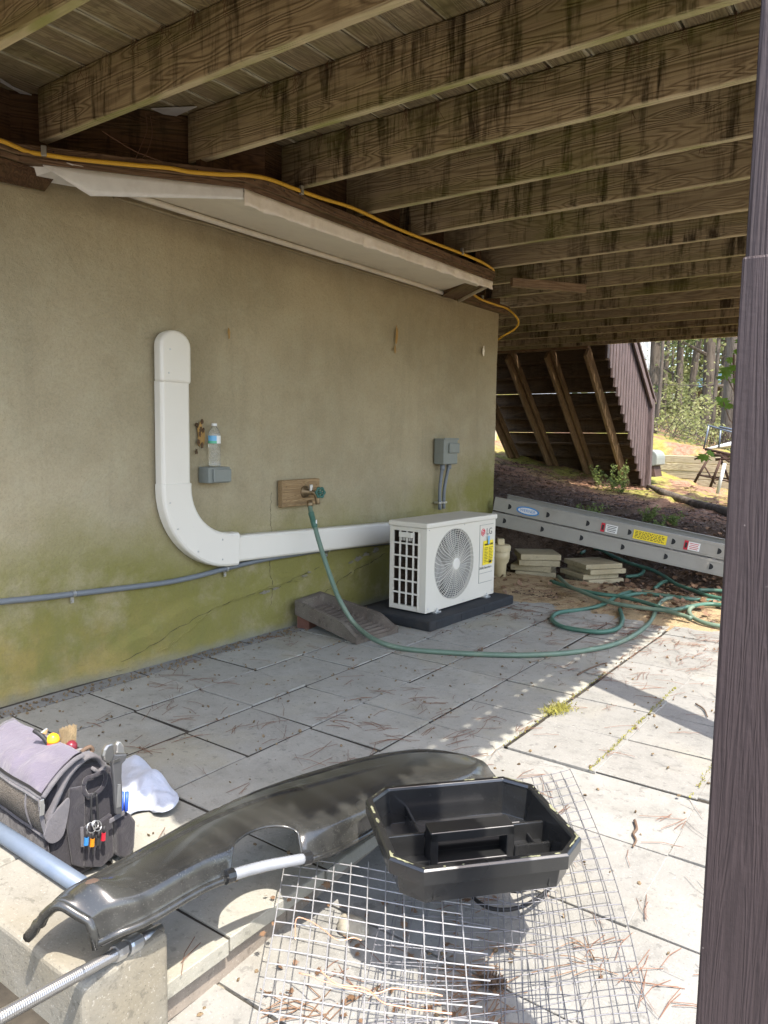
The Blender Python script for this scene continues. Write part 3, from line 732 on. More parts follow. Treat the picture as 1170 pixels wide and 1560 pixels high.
# outer balusters whose cut ends hang below the rim
yb = .95
while yb < 10.3:
    board('baluster', (DX1+.014, yb, 2.706+rnd.uniform(-.004,.004)), (DX1+.014, yb, 3.95), .046, .026, M['baluster'], deck, up=(1,0,0)); yb += .105
board('handrail', (DX1+.0, .9, 3.97), (DX1+.0, 10.4, 3.97), .12, .035, M['baluster'], deck)
for xx in [DX1-.02-.105*i for i in range(33)]:
    board('baluster', (xx, .874, 2.706+rnd.uniform(-.004,.004)), (xx, .874, 3.95), .046, .026, M['baluster'], deck, up=(0,1,0))
board('handrail', (-3.6, .868, 3.97), (DX1, .868, 3.97), .12, .035, M['baluster'], deck)
# roots and pine-straw tufts hanging from board gaps
b = MB()
for y in joist_ys[:11]:
    for k in range(-6, 13):
        xx = gx0+BW*k
        if xx < ledger_x(y)+.1 if y < 6.9 else False: continue
        if xx > -.3 or rnd.random() < .35: continue
        for _ in range(rnd.randint(3, 12)):
            L = rnd.uniform(.02,.10)*(1.4 if rnd.random() < .2 else 1); x_ = xx+rnd.gauss(0,.012); y_ = y-.026-rnd.uniform(0,.01)
            p0 = Vector((x_, y_, 2.986)); p1 = p0+Vector((rnd.gauss(0,.012), -rnd.uniform(0,.012), -L*.5)); p2 = p1+Vector((rnd.gauss(0,.018), rnd.uniform(-.008,.004), -L*.5))
            b.tube([p0,p1,p2], .0009, 3, cap=False)
b.build('root_tufts', M['needle'], deck, kind='stuff')
wisp = MB()
for (a1, c1, e1) in (((222,178),(218,215),(208,240)), ((236,180),(222,222),(243,245)), ((155,200),(200,232),(250,247)), ((865/1.95*0+830,0),(868,30),(862,80))):
    pass
for pts in ([(222,172),(224,198),(215,222),(206,243)], [(229,176),(232,205),(224,232),(214,244)], [(156,200),(178,214),(205,230),(248,247)]):
    wisp.tube(smoothpath([at(px,py,'x',-3.12+.02*i) for i,(px,py) in enumerate(pts)], 5), .0016, 4)
wisp.build('hanging_root', M['needle'], deck)

# ---------------------------------------------------------------- stairs beyond the deck
st = thing('deck_stairs', 'wooden stairs going down from the far deck edge with dark red-brown railing', 'stairs', (-4.5, 11.5, .6))
SY0, SY1, SZ0, SZ1 = 10.44, 12.75, 2.62, .35
sx = [-5.93, -5.25, -4.62, -4.02]
for k, x in enumerate(sx):
    zend = SZ1+(.25*( -4.02-x)*.5); yend = SY0+(SZ0-zend)*(SY1-SY0)/(SZ0-SZ1)
    d = Vector((0, yend-SY0, zend-SZ0)).normalized()
    board('stringer', (x, SY0, SZ0-.02), (x, yend+.1, zend-.1), .045, .20, M['stringer'], st, up=(0,.7,.7))
    if k in (0, 1, 2): board('stringer', (x+.062, SY0-.0, SZ0+.05), (x+.062, yend+.1, zend-.03), .04, .10, M['stringer'], st, up=(0,.7,.7))
nst = 11
for i in range(nst):
    t = (i+.5)/nst; y = lerp(SY0, SY1, t)+.07; z = lerp(SZ0, SZ1, t)+.20
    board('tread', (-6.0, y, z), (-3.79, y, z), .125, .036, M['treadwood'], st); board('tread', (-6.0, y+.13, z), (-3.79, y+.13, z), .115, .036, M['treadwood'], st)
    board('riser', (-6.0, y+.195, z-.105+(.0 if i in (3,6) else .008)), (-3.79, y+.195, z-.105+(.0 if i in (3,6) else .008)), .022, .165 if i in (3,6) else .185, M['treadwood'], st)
board('nailer', (-6.2, 10.47, 2.66), (-4.0, 10.47, 2.66), .10, .045, M['stringer'], st)
RX = -3.72
yb = 10.52; k = 0
rail_z = lambda y: 2.93-(y-11.52)*(.905/1.085)
str_z = lambda y: SZ0-(y-SY0)*(SZ0-SZ1)/(SY1-SY0)
while yb < 12.5:
    zt = rail_z(yb)-.02-.05*(k%1); z0 = str_z(yb)-.05
    board('baluster', (RX-.03, yb, max(.30, z0)), (RX-.03, yb, zt), .036, .095, M['baluster'], st, up=(0,1,0)); yb += .128; k += 1
board('handrail', (RX, 10.45, rail_z(10.45)), (RX, 12.66, rail_z(12.66)), .13, .036, M['baluster'], st, up=(0,0,1))
board('newel_post', (RX, 12.58, .2), (RX, 12.58, rail_z(12.58)-.02), .10, .10, M['baluster'], st, up=(0,1,0))
board('rail_board', (RX+.03, 10.45, rail_z(10.45)-.14), (RX+.03, 12.6, rail_z(12.6)-.14), .03, .10, M['baluster'], st)
#MARK_B
# ================================================================ things on the wall
def gz(x, y):
    if y < 5.55 and x > -3.6:
        if x > XE and y < 2.88: return zlow(y)
        return 0.0
    return max(H(x, y), -.015+.045*sstep(5.5, 6.1, y)) if y < 6.6 else H(x, y)
def gat(px, py, off=0.0):
    z = 0.0
    for _ in range(30):
        p = at(px, py, 'z', z+off); z = lerp(z, gz(p.x, p.y), .6)
    return at(px, py, 'z', z+off)
def rot_frame(c, ux, uy=None):
    """local frame matrix: origin c, x along ux, z up"""
    ux = Vector(ux).normalized(); uz = Vector((0,0,1)); uy = uz.cross(ux)
    return Matrix(((ux.x,uy.x,0,c[0]),(ux.y,uy.y,0,c[1]),(ux.z,uy.z,1,c[2]),(0,0,0,1)))
def xf(mb, Mx): mb.v = [Mx @ Vector(v) for v in mb.v]; return mb
def text_mesh(s, size, depth=.0008):
    cu = bpy.data.curves.new('lettering', 'FONT'); cu.body = s; cu.size = size; cu.extrude = depth; cu.resolution_u = 3
    cu.align_x = 'CENTER'; cu.align_y = 'CENTER'
    o = bpy.data.objects.new('lettering', cu); col.objects.link(o)
    dg = bpy.context.evaluated_depsgraph_get(); me = bpy.data.meshes.new_from_object(o.evaluated_get(dg))
    bpy.data.objects.remove(o); return me
def text(name, s, size, c, ux, uz, mat, parent, xs=1.0, depth=.0008):
    me = text_mesh(s, size, depth); me.materials.clear(); me.materials.append(mat)
    ux = Vector(ux).normalized(); uy = Vector(uz).normalized(); n = ux.cross(uy)
    Mx = Matrix(((ux.x*xs,uy.x,n.x,c[0]),(ux.y*xs,uy.y,n.y,c[1]),(ux.z*xs,uy.z,n.z,c[2]),(0,0,0,1)))
    me.transform(Matrix.Translation(-ORG[parent.name]) @ Mx)
    ob = bpy.data.objects.new(name, me); col.objects.link(ob); ob.parent = parent; ORG[ob.name] = ORG[parent.name]; return ob
WX = -3.607
# ---- white line-set cover
FX = -3.538
duct = thing('pipe_cover', 'white plastic pipe cover running down the wall and bending right towards the outdoor unit', 'pipe cover', (WX, 3.0, .6))
def sweep(path, wd, x0, x1, ch=.018):
    """path of (y,z) in the wall plane; open channel with chamfered front"""
    b = MB(); N = len(path); vs = []
    for i, (y, z) in enumerate(path):
        a = path[max(i-1,0)]; c = path[min(i+1,N-1)]; t = Vector((c[0]-a[0], c[1]-a[1])).normalized(); n = Vector((t.y, -t.x))
        w_ = wd[i] if isinstance(wd, list) else wd
        for s, x in ((-w_/2,x0),(-w_/2,x1-ch),(-w_/2+ch*.35,x1-ch*.35),(-w_/2+ch,x1),(w_/2-ch,x1),(w_/2-ch*.35,x1-ch*.35),(w_/2,x1-ch),(w_/2,x0)):
            vs.append((x, y+n.x*s, z+n.y*s))
    fs = [(i*8+k, i*8+(k+1)%8, (i+1)*8+(k+1)%8, (i+1)*8+k) for i in range(N-1) for k in range(8)]
    fs += [tuple(range(8)), tuple((N-1)*8+7-k for k in range(8))]
    b.add(vs, fs); return b
A = lambda px, py: at(px, py, 'x', FX)
yl = A(247.5, 660).y; yr = A(291, 660).y; yc = (yl+yr)/2; wv = yr-yl
zt = A(268, 503).z; zc1 = A(268, 584).z; ze = A(268, 745).z
sweep([(yc, zc1+.01), (yc, ze-.01)], wv, WX, FX).build('straight_cover', M['pvc'], duct, smooth=False, bevel=.003)
b = MB(); wc = wv+.012; vs = [(WX, yc+wc/2, zc1), (WX, yc+wc/2, zt-wc*.42)]
for k in range(1, 12): a_ = math.pi*k/12; vs.append((WX, yc+math.cos(a_)*wc/2, zt-wc*.42+math.sin(a_)*wc*.42))
vs += [(WX, yc-wc/2, zt-wc*.42), (WX, yc-wc/2, zc1)]
b.prism(vs, (FX-WX+.008, 0, 0)); b.build('end_cap', M['pvc'], duct, bevel=.02, seg=4, smooth=False)
h0 = A(356, 816); h1 = A(356, 858); e0 = A(600, 794); e1 = A(600, 829)
hw = (h0.z-h1.z); ew = (e0.z-e1.z); hz = (h0.z+h1.z)/2; ez = (e0.z+e1.z)/2; slope = (ez-hz)/(e0.y-h0.y)
sweep([(h0.y-.02, hz), (e0.y+.2, ez+slope*.2)], [hw*.97, hw*.97], WX, FX).build('straight_cover', M['pvc'], duct, bevel=.003)
el = []
rc = (h0.y-yc); rz = ze-hz
for k in range(15):
    a_ = math.pi/2*k/14; el.append((yc+rc*(1-math.cos(a_)), ze-rz*math.sin(a_)))
el = [(yc, ze+.03)]+el[:-1]+[(h0.y, hz), (h0.y+.045, hz+slope*.04)]
sweep(el, wv+.010, WX, FX+.007).build('elbow_cover', M['pvc'], duct, bevel=.003)
for px, py in ((258,532),(256,568),(258,766),(270,806),(301,840),(338,852),(338,822)):
    q = A(px, py); b = MB(); b.lathe((FX+.008, q.y, q.z), (1,0,0), [(.006,0),(.005,.003)], 8); b.build('screw', M['zinc'], duct)

# ---- grey conduit along the wall
cond = thing('grey_conduit', 'thin grey conduit clipped low along the wall under the white pipe cover', 'conduit', (WX, 3, .5))
pts = [(-40,923),(0,917),(60,911),(112,905),(180,897),(250,888),(300,878),(345,866),(400,853),(460,843),(520,834),(600,826),(640,822)]
b = MB(); b.tube(smoothpath([at(px,py,'x',-3.585) for px,py in pts], 4), .016, 8); b.build('conduit_tube', M['greyconduit'], cond, smooth=True)
for px, py in ((112,905),(345,867),(500,838)):
    q = at(px, py, 'x', -3.585); b = MB(); b.tube([q+Vector((0,-.008,.002)), q+Vector((0,.008,.002))], .0195, 10); b.box((q.x-.02,q.y-.009,q.z-.05),(q.x-.012,q.y+.009,q.z-.01)); b.lathe((q.x-.012,q.y,q.z-.038),(1,0,0),[(.009,0),(.006,.005)],8); b.build('conduit_clamp', M['zinc'], cond)

# ---- outlet box with water bottle on it
ob_ = thing('outlet_box', 'small grey metal outlet box on the wall carrying a water bottle', 'outlet box', (WX, 3.15, 1.05))
OX = -3.51
p0 = at(318,712,'x',OX); p1 = at(351,735,'x',OX)
b = MB(); b.box((WX, p0.y, p1.z), (OX, p1.y, p0.z)); b.build('box_body', M['greybox'], ob_, bevel=.006)
b = MB(); b.box((OX, p0.y+.03, p1.z+.006), (OX+.014, p1.y-.002, p0.z-.012)); b.build('flip_cover', M['greybox'], ob_, bevel=.005)
bt = thing('water_bottle', 'clear plastic water bottle with blue and green label standing on the grey outlet box', 'bottle', ((WX+OX)/2, 0, 0))
bq = at(327, 712, 'x', (WX+OX)/2); ORG[bt.name] = Vector((bq.x, bq.y, p0.z)); bt.location = ORG[bt.name]
B0 = Vector((bq.x+.0, bq.y, p0.z+.002)); hb = at(327, 646, 'x', bq.x).z-p0.z; rb = .037
prof = [(.030,0),(rb,.012*hb/.23)]
for k in range(1, 9): prof.append((rb*(.93 if k % 2 else 1.0), hb*(.05+.055*k)))
prof += [(rb, hb*.52),(rb*1.0, hb*.53),(rb, hb*.74),(rb*.93, hb*.80),(rb*.55, hb*.90),(rb*.38, hb*.93),(rb*.38, hb*.955)]
b = MB(); b.lathe(B0, (0,0,1), prof, 20); b.build('bottle_body', M['clear'], bt, smooth=True)
b = MB(); b.lathe(B0+Vector((0,0,hb*.95)), (0,0,1), [(rb*.43,0),(rb*.43,hb*.055)], 14); b.build('bottle_cap', M['labelwhite'], bt)
def wrap(z0, z1, a0, a1, mat, nm, r=rb+.0012):
    b = MB(); b.grid(lambda u, v: B0+Vector((math.cos(lerp(a0,a1,u))*r, math.sin(lerp(a0,a1,u))*r, lerp(z0,z1,v))), 12, 1); return b.build(nm, mat, bt, smooth=True, fixn=False)
wrap(hb*.54, hb*.72, -2.6, -.35, M['labelblue'], 'label'); wrap(hb*.54, hb*.60, -2.6, -.35, M['capgreen'], 'label_band', rb+.002); wrap(hb*.54, hb*.72, -.35, .9, M['labelwhite'], 'label')

# ---- wood block with hose tap
wb = thing('tap_block', 'small brown wooden mounting block screwed to the wall behind the garden tap', 'wood block', (WX, 3.95, .95))
BX = -3.565
c0 = at(430, 731, 'x', BX); c1 = at(487, 768, 'x', BX)
board('block', (-3.586, c0.y, (c0.z+c1.z)/2-.003), (-3.586, c1.y, (c0.z+c1.z)/2+.0), .044, (c0.z-c1.z)*.97, M['block_wood'], wb, bevel=.004)
for dy, dz in ((.04,.045),(.04,-.05),(-.04,.05),(-.04,-.05)):
    yy_ = (c0.y if dy > 0 else c1.y)+dy; b = MB(); b.lathe((BX-.0005, yy_, (c0.z+c1.z)/2+dz), (1,0,0), [(.008,0),(.006,.0015)], 8); b.build('screw', M['ink'], wb)
tp = thing('garden_tap', 'old brass garden tap with green round handle on the wooden block', 'tap', (BX, 4.0, .95))
tq = at(464, 749, 'x', BX)
b = MB(); b.lathe((BX, tq.y, tq.z), (1,0,0), [(.045,0),(.042,.012),(.022,.014),(.020,.06)], 18); b.tube(smoothpath([(BX+.05,tq.y,tq.z),(BX+.085,tq.y+.01,tq.z-.005),(BX+.10,tq.y+.02,tq.z-.04),(BX+.105,tq.y+.025,tq.z-.085)], 4), .018, 10); b.build('tap_body', M['brass'], tp, smooth=True)
b = MB(); b.lathe((BX+.06, tq.y, tq.z+.01), (0,0,1), [(.014,0),(.014,.04),(.009,.045)], 10); b.build('vacuum_cap', M['zinc'], tp)
hn = Vector((.85,-.35,0)).normalized(); hq = Vector((BX+.09, tq.y+.035, tq.z+.0))
b = MB(); b.tube([hq-hn*.03, hq+hn*.03], .008, 8); b.build('tap_stem', M['brass'], tp)
b = MB(); ux = hn.cross(Vector((0,0,1))).normalized()
ring_ = [hq+hn*.045+(ux*math.cos(t_)+Vector((0,0,1))*math.sin(t_))*(.032+.004*math.cos(6*t_)) for t_ in [2*math.pi*k/36 for k in range(37)]]
b.tube(ring_, .008, 8, cap=False)
for k in range(3):
    t_ = math.pi*k/3; dv = (ux*math.cos(t_)+Vector((0,0,1))*math.sin(t_))*.032; b.tube([hq+hn*.045-dv, hq+hn*.045+dv], .005, 6)
b.lathe(hq+hn*.03, hn, [(.012,0),(.012,.02)], 10); b.build('tap_handle', M['greenmetal'], tp, smooth=True)

# ---- long garden hose from the tap across the patio
hose = thing('garden_hose', 'long green garden hose hanging from the tap and sweeping across the patio', 'hose', (-3.4, 4.2, 0))
hp = [at(472,768,'x',-3.46), at(474,782,'x',-3.43), at(479,800,'x',-3.40), at(489,835,'x',-3.33), at(504,880,'x',-3.22), at(518,915,'x',-3.12), at(540,950,'z',.10), at(572,975,'z',.045), at(615,988,'z',.018)]
for px, py in ((680,994),(740,997),(800,998),(870,994),(930,983),(965,968),(990,948),(1000,928),(1008,916),(1022,911),(1060,911),(1110,917),(1180,925)):
    hp.append(gat(px, py, .016))
sp = smoothpath(hp, 8)
b = MB(); b.tube(sp, .0165, 10); b.build('hose_tube', M['hose_pale'], hose, smooth=True)
d0 = (hp[1]-hp[0]).normalized()
b = MB(); b.lathe(hp[0]-d0*.02, d0, [(.020,0),(.022,.015),(.022,.035),(.017,.04)], 12); b.build('hose_coupling', M['brass'], hose, smooth=True)
d1 = (hp[2]-hp[1]).normalized(); b = MB(); b.lathe(hp[1]-d1*.01, d1, [(.018,0),(.021,.01),(.019,.06),(.021,.062),(.021,.10),(.017,.115)], 12); b.build('hose_shank', M['hose'], hose, smooth=True)
b = MB(); q = lerp(hp[1], hp[2], .9); b.obox(q+Vector((.019,.002,.0)), (0,1,.1), (0,0,1), (1,0,0), .006, .03, .001); b.build('hose_tag', M['labelwhite'], hose)

# coiled darker hose on the ground by the ladder
coil = thing('coiled_hose', 'tangled dark green hose coiled on the dirt in front of the ladder', 'hose', (-1.8, 6.2, 0))
K6 = lambda l: [(740+x/2.721, 740+y/2.721) for x, y in l]
runs = [([(140,160),(165,185),(195,212),(225,222),(260,235),(330,245),(400,250),(460,262),(520,290),(590,318),(640,335),(655,350),(635,370),(580,377)], .03, 'hose'),
        ([(225,222),(235,208),(262,203),(310,208)], .035, 'hose_pale'),
        ([(395,278),(430,264),(470,264),(520,288),(600,322),(680,345),(740,375),(790,408),(850,430),(920,455),(1000,472)], .05, 'hose'),
        ([(300,375),(345,415),(430,452),(530,487),(640,505),(740,517),(800,533),(852,549)], .05, 'hose_pale'),
        ([(270,395),(360,425),(460,447),(560,460),(680,490),(740,510),(790,513),(850,500),(930,490),(1010,500)], .035, 'hose'),
        ([(556,512),(566,555),(545,592),(480,606),(400,600),(320,585),(280,562),(278,540),(310,524),(390,514),(450,503),(500,485),(570,447),(650,438),(740,452),(830,462)], .02, 'hose'),
        ([(1030,585),(960,580),(900,566),(858,545),(843,520),(862,500),(920,492),(1020,498)], .03, 'hose_pale'),
        ([(700,425),(730,402),(760,392)], .04, 'hose'), ([(880,432),(940,433),(1010,440)], .05, 'hose'), ([(560,462),(640,447),(760,458),(850,470),(1000,480)], .02, 'hose')]
for l, off, mt in runs:
    pp = smoothpath([gat(px, py, off) for px, py in K6(l)], 6); b = MB(); b.tube(pp, .0165, 8); b.build('hose_loop', M[mt], coil, smooth=True)

# ---- disconnect box
dq0 = at(677, 668, 'x', -3.50); dq1 = at(697, 707, 'x', -3.50)
dis = thing('disconnect_box', 'grey electrical disconnect box mounted on the wall above the outdoor unit', 'electrical box', (WX, dq0.y, dq1.z))
b = MB(); b.box((WX, dq0.y, dq1.z), (-3.50, dq1.y, dq0.z)); b.build('box_body', M['greybox'], dis, bevel=.008)
zm = lerp(dq0.z, dq1.z, .35)
b = MB(); b.box((-3.50, lerp(dq0.y,dq1.y,.3), zm-.05), (-3.482, dq1.y+.004, zm+.04)); b.build('hasp_plate', M['greybox'], dis, bevel=.006)
b = MB(); b.box((-3.505, dq0.y-.004, dq0.z-.012), (-3.492, dq1.y+.006, dq0.z+.006)); b.build('lid_lip', M['greybox'], dis, bevel=.004)
b = MB(); b.box((WX+.02, dq1.y+.002, dq1.z+.05), (WX+.06, dq1.y+.055, dq1.z+.28*(dq0.z-dq1.z)/.28*.8)); b.build('paper_tag', M['labelwhite'], dis)
b = MB()
for k in range(6): b.box((WX+.0601, dq1.y+.010, dq1.z+.07+.022*k), (WX+.061, dq1.y+.045-.01*(k%3), dq1.z+.078+.022*k))
b.build('tag_print', M['red'], dis)
for (pxa, sgn) in (((674,710),(670,745),(670,776)), 0), (((684,708),(677,745),(676,775)), 1):
    pp = smoothpath([at(px,py,'x',-3.56) for px,py in pxa], 6); b = MB(); b.tube(pp, .016, 8); b.lathe(pp[0]+Vector((0,0,.0)), (0,0,-1), [(.024,-.03),(.024,.03),(.02,.04)], 10); b.build('conduit_whip', M['greyconduit'], dis, smooth=True)
    q = pp[-3]; b = MB(); b.box((WX+.002, q.y-.03, q.z-.008), (q.x+.018, q.y+.03, q.z+.008)); b.build('conduit_strap', M['zinc'], dis, bevel=.002)

# ---- yellow cable along the ledger
yc_ = thing('yellow_cable', 'yellow cable stapled along the dark ledger board around the bay', 'cable', (-3, 4, 2.69))
def onseg(px, py, a, c, off):
    d = (c-a).normalized(); n = Vector((d.y,-d.x,0)); q0 = a+n*off; r_ = ray(px, py); t = ((q0-Vector((CAM.x,CAM.y,0))).dot(n))/(Vector((r_.x,r_.y,0)).dot(n)); return CAM+r_*t
cp = []
for px, py in ((-40,205),(0,214),(25,224),(42,231)): cp.append(onseg(px,py,P0,P1,.035))
for px, py in ((70,236),(120,243),(200,251),(258,256),(290,262),(340,266)): cp.append(onseg(px,py,P1,P2,.032))
for px, py in ((376,267),(410,273),(450,288),(490,302),(540,318),(600,346),(650,366),(700,385),(735,400)): cp.append(onseg(px,py,P2,P3,.032))
for px, py in ((752,413),(745,423),(728,433),(716,441)): cp.append(onseg(px,py,P3,P4,.034))
for px, py in ((722,449),(735,457),(757,465),(772,470)): cp.append(onseg(px,py,P4,P5,.05))
for px, py, x in ((784,480,-3.45),(790,491,-3.45),(783,502,-3.5),(766,512,-3.6),(755,520,-3.7)): cp.append(at(px,py,'x',x))
b = MB(); b.tube(smoothpath(cp, 6), .0105, 8); b.build('cable_sheath', M['yellowcable'], yc_, smooth=True)
for seg_, px, py in (((P1,P2),67,231),((P2,P3),458,290),((P2,P3),703,383),((P4,P5),734,454)):
    q = onseg(px,py,seg_[0],seg_[1],.03); d = (seg_[1]-seg_[0]).normalized(); n = Vector((d.y,-d.x,0))
    b = MB(); b.obox(q+n*.006, d, (0,0,1), n, .012, .024, .010); b.build('cable_clip', M['zinc'], yc_, bevel=.003)

# ================================================================ outdoor unit on its pad
C0 = at(648, 935, 'z', .085); Cf = at(753, 903, 'z', .085)
UXa = (Cf-C0).normalized(); WU = (Cf-C0).length*.985; DU = .33; HU = at(648, 798, 'x', C0.x).z-.085
MA = rot_frame(C0, UXa)      # local x along the front, y towards the wall, z up
ac = thing('outdoor_unit', 'white mini split outdoor unit with round fan guard standing on a black pad', 'air conditioner', C0)
def acp(name, mb, mat, **k): return xf(mb, MA).build(name, mat, ac, **k)
b = MB(); b.box((-.012,-.012,HU-.04), (WU+.012, DU+.012, HU)); acp('top_lid', b, M['ac'], bevel=.010, seg=3)
# front panel with round opening
cx, cz, rr_, seg = .372, HU*.487, .270, 64
b = MB(); vs = []; fs = []
x0, x1, z0, z1 = 0, WU, .0, HU-.041
def rectpt(a):
    dx, dz = math.cos(a), math.sin(a); t = 1e9
    if dx > 1e-6: t = min(t, (x1-cx)/dx)
    if dx < -1e-6: t = min(t, (x0-cx)/dx)
    if dz > 1e-6: t = min(t, (z1-cz)/dz)
    if dz < -1e-6: t = min(t, (z0-cz)/dz)
    return (cx+dx*t, cz+dz*t)
angs = sorted([2*math.pi*k/seg for k in range(seg)]+[math.atan2(zz-cz, xx-cx)%(2*math.pi) for xx in (x0,x1) for zz in (z0,z1)])
na = len(angs)
for a_ in angs:
    p = rectpt(a_); vs += [(p[0], 0, p[1]), (cx+math.cos(a_)*rr_, 0, cz+math.sin(a_)*rr_), (cx+math.cos(a_)*(rr_-.008), .02, cz+math.sin(a_)*(rr_-.008)), (p[0], .02, p[1])]
for k in range(na):
    n2 = (k+1)%na
    for q in range(3): fs.append((k*4+q, n2*4+q, n2*4+q+1, k*4+q+1))
b.add(vs, fs); acp('front_panel', b, M['ac'])
b = MB(); b.box((WU-.018, .001, 0), (WU, DU, HU-.041)); acp('side_panel', b, M['ac'], bevel=.004)
b = MB(); b.box((0, DU-.015, 0), (WU, DU, HU-.05)); acp('rear_panel', b, M['fins'])
b = MB(); b.box((0.0, .0205, -.0), (WU-.02, DU-.016, .018)); acp('base_tray', b, M['ac'])
# side frame at the near end
b = MB()
b.box((-.006, -.004, 0), (.010, .055, HU-.041)); b.box((-.004, DU-.035, 0), (.012, DU, HU-.041)); b.box((-.004, .055, 0), (.012, DU-.035, .035)); b.box((-.004, .055, HU-.07), (.012, DU-.035, HU-.041))
b.box((-.010, .062, .012), (-.004, .072, HU-.06))
acp('end_frame', b, M['ac'], bevel=.003)
b = MB(); y0_, y1_ = .085, DU-.035; zz0, zz1 = .035, HU-.07
for k in range(1, 4): yv = lerp(y0_-.03, y1_, k/4+.0); b.box((-.008, yv-.006, zz0), (.004, yv+.006, zz1))
for k in range(1, 6): zv = lerp(zz0, zz1, k/6); b.box((-.0075, y0_-.03, zv-.006), (.0045, y1_, zv+.006))
b.box((-.007,.055,zz0),(.0035,.067,zz1))
acp('end_grille', b, M['ac_white'], bevel=.002)
b = MB(); b.box((-.022, .12, HU-.115), (-.004, .235, HU-.078))
for k in range(7): b.box((-.016, .128+.014*k, HU-.14), (-.010, .134+.014*k, HU-.115))
acp('grab_handle', b, M['ac_white'], bevel=.004)
b = MB()
for k in range(40): b.box((.05, .065+k*.0056, .03), (.075, .067+k*.0056, HU-.06))
b.box((.076, .06, .02), (.08, DU-.02, HU-.05))
for k in range(14): b.tube([(.045,.07,.05+k*.04),(.045,DU-.04,.05+k*.04)], .005, 6)
acp('coil', b, M['fins'])
b = MB(); b.box((.09, .20, .02), (WU-.22, .21, HU-.045)); b.box((WU-.24, .0215, .02), (WU-.23, DU-.02, HU-.045)); acp('inner_baffle', b, M['dark'])
b = MB(); b.lathe((cx, .10, cz), (0,-1,0), [(rr_+.012,-.06),(rr_+.012,.078)], 40, 0); 
b = MB(); b.grid(lambda u, v: Vector((cx+math.cos(u*6.2832)*(rr_+.002), .021+v*.10, cz+math.sin(u*6.2832)*(rr_+.002))), 40, 1); acp('fan_shroud', b, M['fanblade'], smooth=True)
fan = MB()
for k in range(3):
    a0 = 2*math.pi*k/3+.4
    fan.grid(lambda u, v, a0=a0: Vector((cx+math.cos(a0+u*1.35+v*.25)*lerp(.05,.25,v), .10-.055*u, cz+math.sin(a0+u*1.35+v*.25)*lerp(.05,.25,v))), 10, 6)
acp('fan_blades', fan, M['fanblade'], smooth=True, solid=.003)
b = MB(); b.lathe((cx,.12,cz), (0,-1,0), [(.06,0),(.06,.06),(.05,.075)], 24); acp('fan_hub', b, M['dark'], smooth=False)
g = MB()
nr = 15
for k in range(nr):
    r_ = lerp(.055, rr_-.004, k/(nr-1)); yy_ = -.012*math.cos((r_/rr_)*1.45)
    ns = 56; g.tube([(cx+math.cos(2*math.pi*i/ns)*r_, yy_, cz+math.sin(2*math.pi*i/ns)*r_) for i in range(ns+1)], .0021, 4, cap=False)
for k in range(44):
    a_ = 2*math.pi*k/44; pts = []
    for j in range(7):
        t = j/6; r_ = lerp(.04, rr_+.002, t); aa = a_+.22*math.sin(t*2.6)*(1 if k % 2 else 1); pts.append((cx+math.cos(aa)*r_, -.012*math.cos(t*1.45)-.002, cz+math.sin(aa)*r_))
    g.tube(pts, .0018 if k % 4 else .003, 4, cap=False)
acp('fan_guard', g, M['ac_white'])
b = MB(); b.lathe((cx, -.008, cz), (0,-1,0), [(.045,0),(.045,.008),(.036,.012)], 28); acp('guard_hub', b, M['ac_white'])
# raised panel outline, logo, stickers, lettering
b = MB(); px0, px1, pz0, pz1 = .728, .930, .115, HU-.075
for a_, c_ in (((px0,pz0),(px0,pz1)),((px0,pz1),(px1,pz1)),((px0,pz0),(px1,pz0)),((px0,pz0+.075),(px1,pz0+.075)),((px0,pz0+.115),(px1,pz0+.115))): b.box((a_[0]-.0015,-.0025,a_[1]-.0015),(c_[0]+.0015,-.0002,c_[1]+.0015))
acp('panel_outline', b, M['greybox'])
AU = UXa; NU = MA.to_3x3() @ Vector((0,-1,0)); L2W = lambda x, y, z: MA @ Vector((x,y,z))
b = MB(); b.lathe((.779, -.0003, HU-.135), (0,-1,0), [(.031,0),(.031,.0015)], 28); acp('logo_disc', b, M['red'])
b = MB()
arc = [(.779+math.cos(t_)*.023, -.0028, HU-.135+math.sin(t_)*.025) for t_ in [R(x) for x in range(60, 361, 20)]]; b.tube(arc+[(.793,-.0028,HU-.135)], .0017, 4)
b.box((.782,-.0032,HU-.15),(.785,-.002,HU-.122)); b.box((.782,-.0032,HU-.152),(.791,-.002,HU-.149)); b.lathe((.773,-.002,HU-.127),(0,-1,0),[(.004,0),(.004,.001)],8)
acp('logo_face', b, M['labelwhite'])
text('logo_lettering', 'LG', .075, L2W(.874,-.0012,HU-.135), AU, (0,0,1), M['lggrey'], ac)
text('unit_lettering', 'DUAL Inverter', .030, L2W(.818,-.0012,.196+.035), AU, (0,0,1), M['lggrey'], ac)
lb = MB(); ly0, ly1 = HU-.205, .255
b = MB(); b.grid(lambda u, v: Vector((lerp(.775,.925,u)+.006*v, -.004-.008*math.sin(v*3.1)*u, lerp(ly1, ly0, v))), 4, 6); acp('energy_label', b, M['labelyellow'], solid=.001, label='yellow energy label')
lx = lambda x: L2W(x, 0, 0)
text('label_heading', 'ENERGY GUIDE', .021, L2W(.853,-.0135,ly0-.030), AU, (0,0,1), M['ink'], ac, .9)
b = MB()
for j in range(16):
    zz = ly0-.055-j*.0125
    if zz < ly1+.02: break
    for (xa, xb) in ((.785,.838),(.852,.915)):
        xx = xa
        while xx < xb-.01*(j%3):
            wd = rnd.uniform(.004,.012); b.box((xx,-.0150,zz-.0022),(min(xb,xx+wd),-.0142,zz+.0022)); xx += wd+.004
b.box((.862,-.0150,ly1+.012),(.893,-.0142,ly1+.032)); acp('label_print', b, M['ink'])
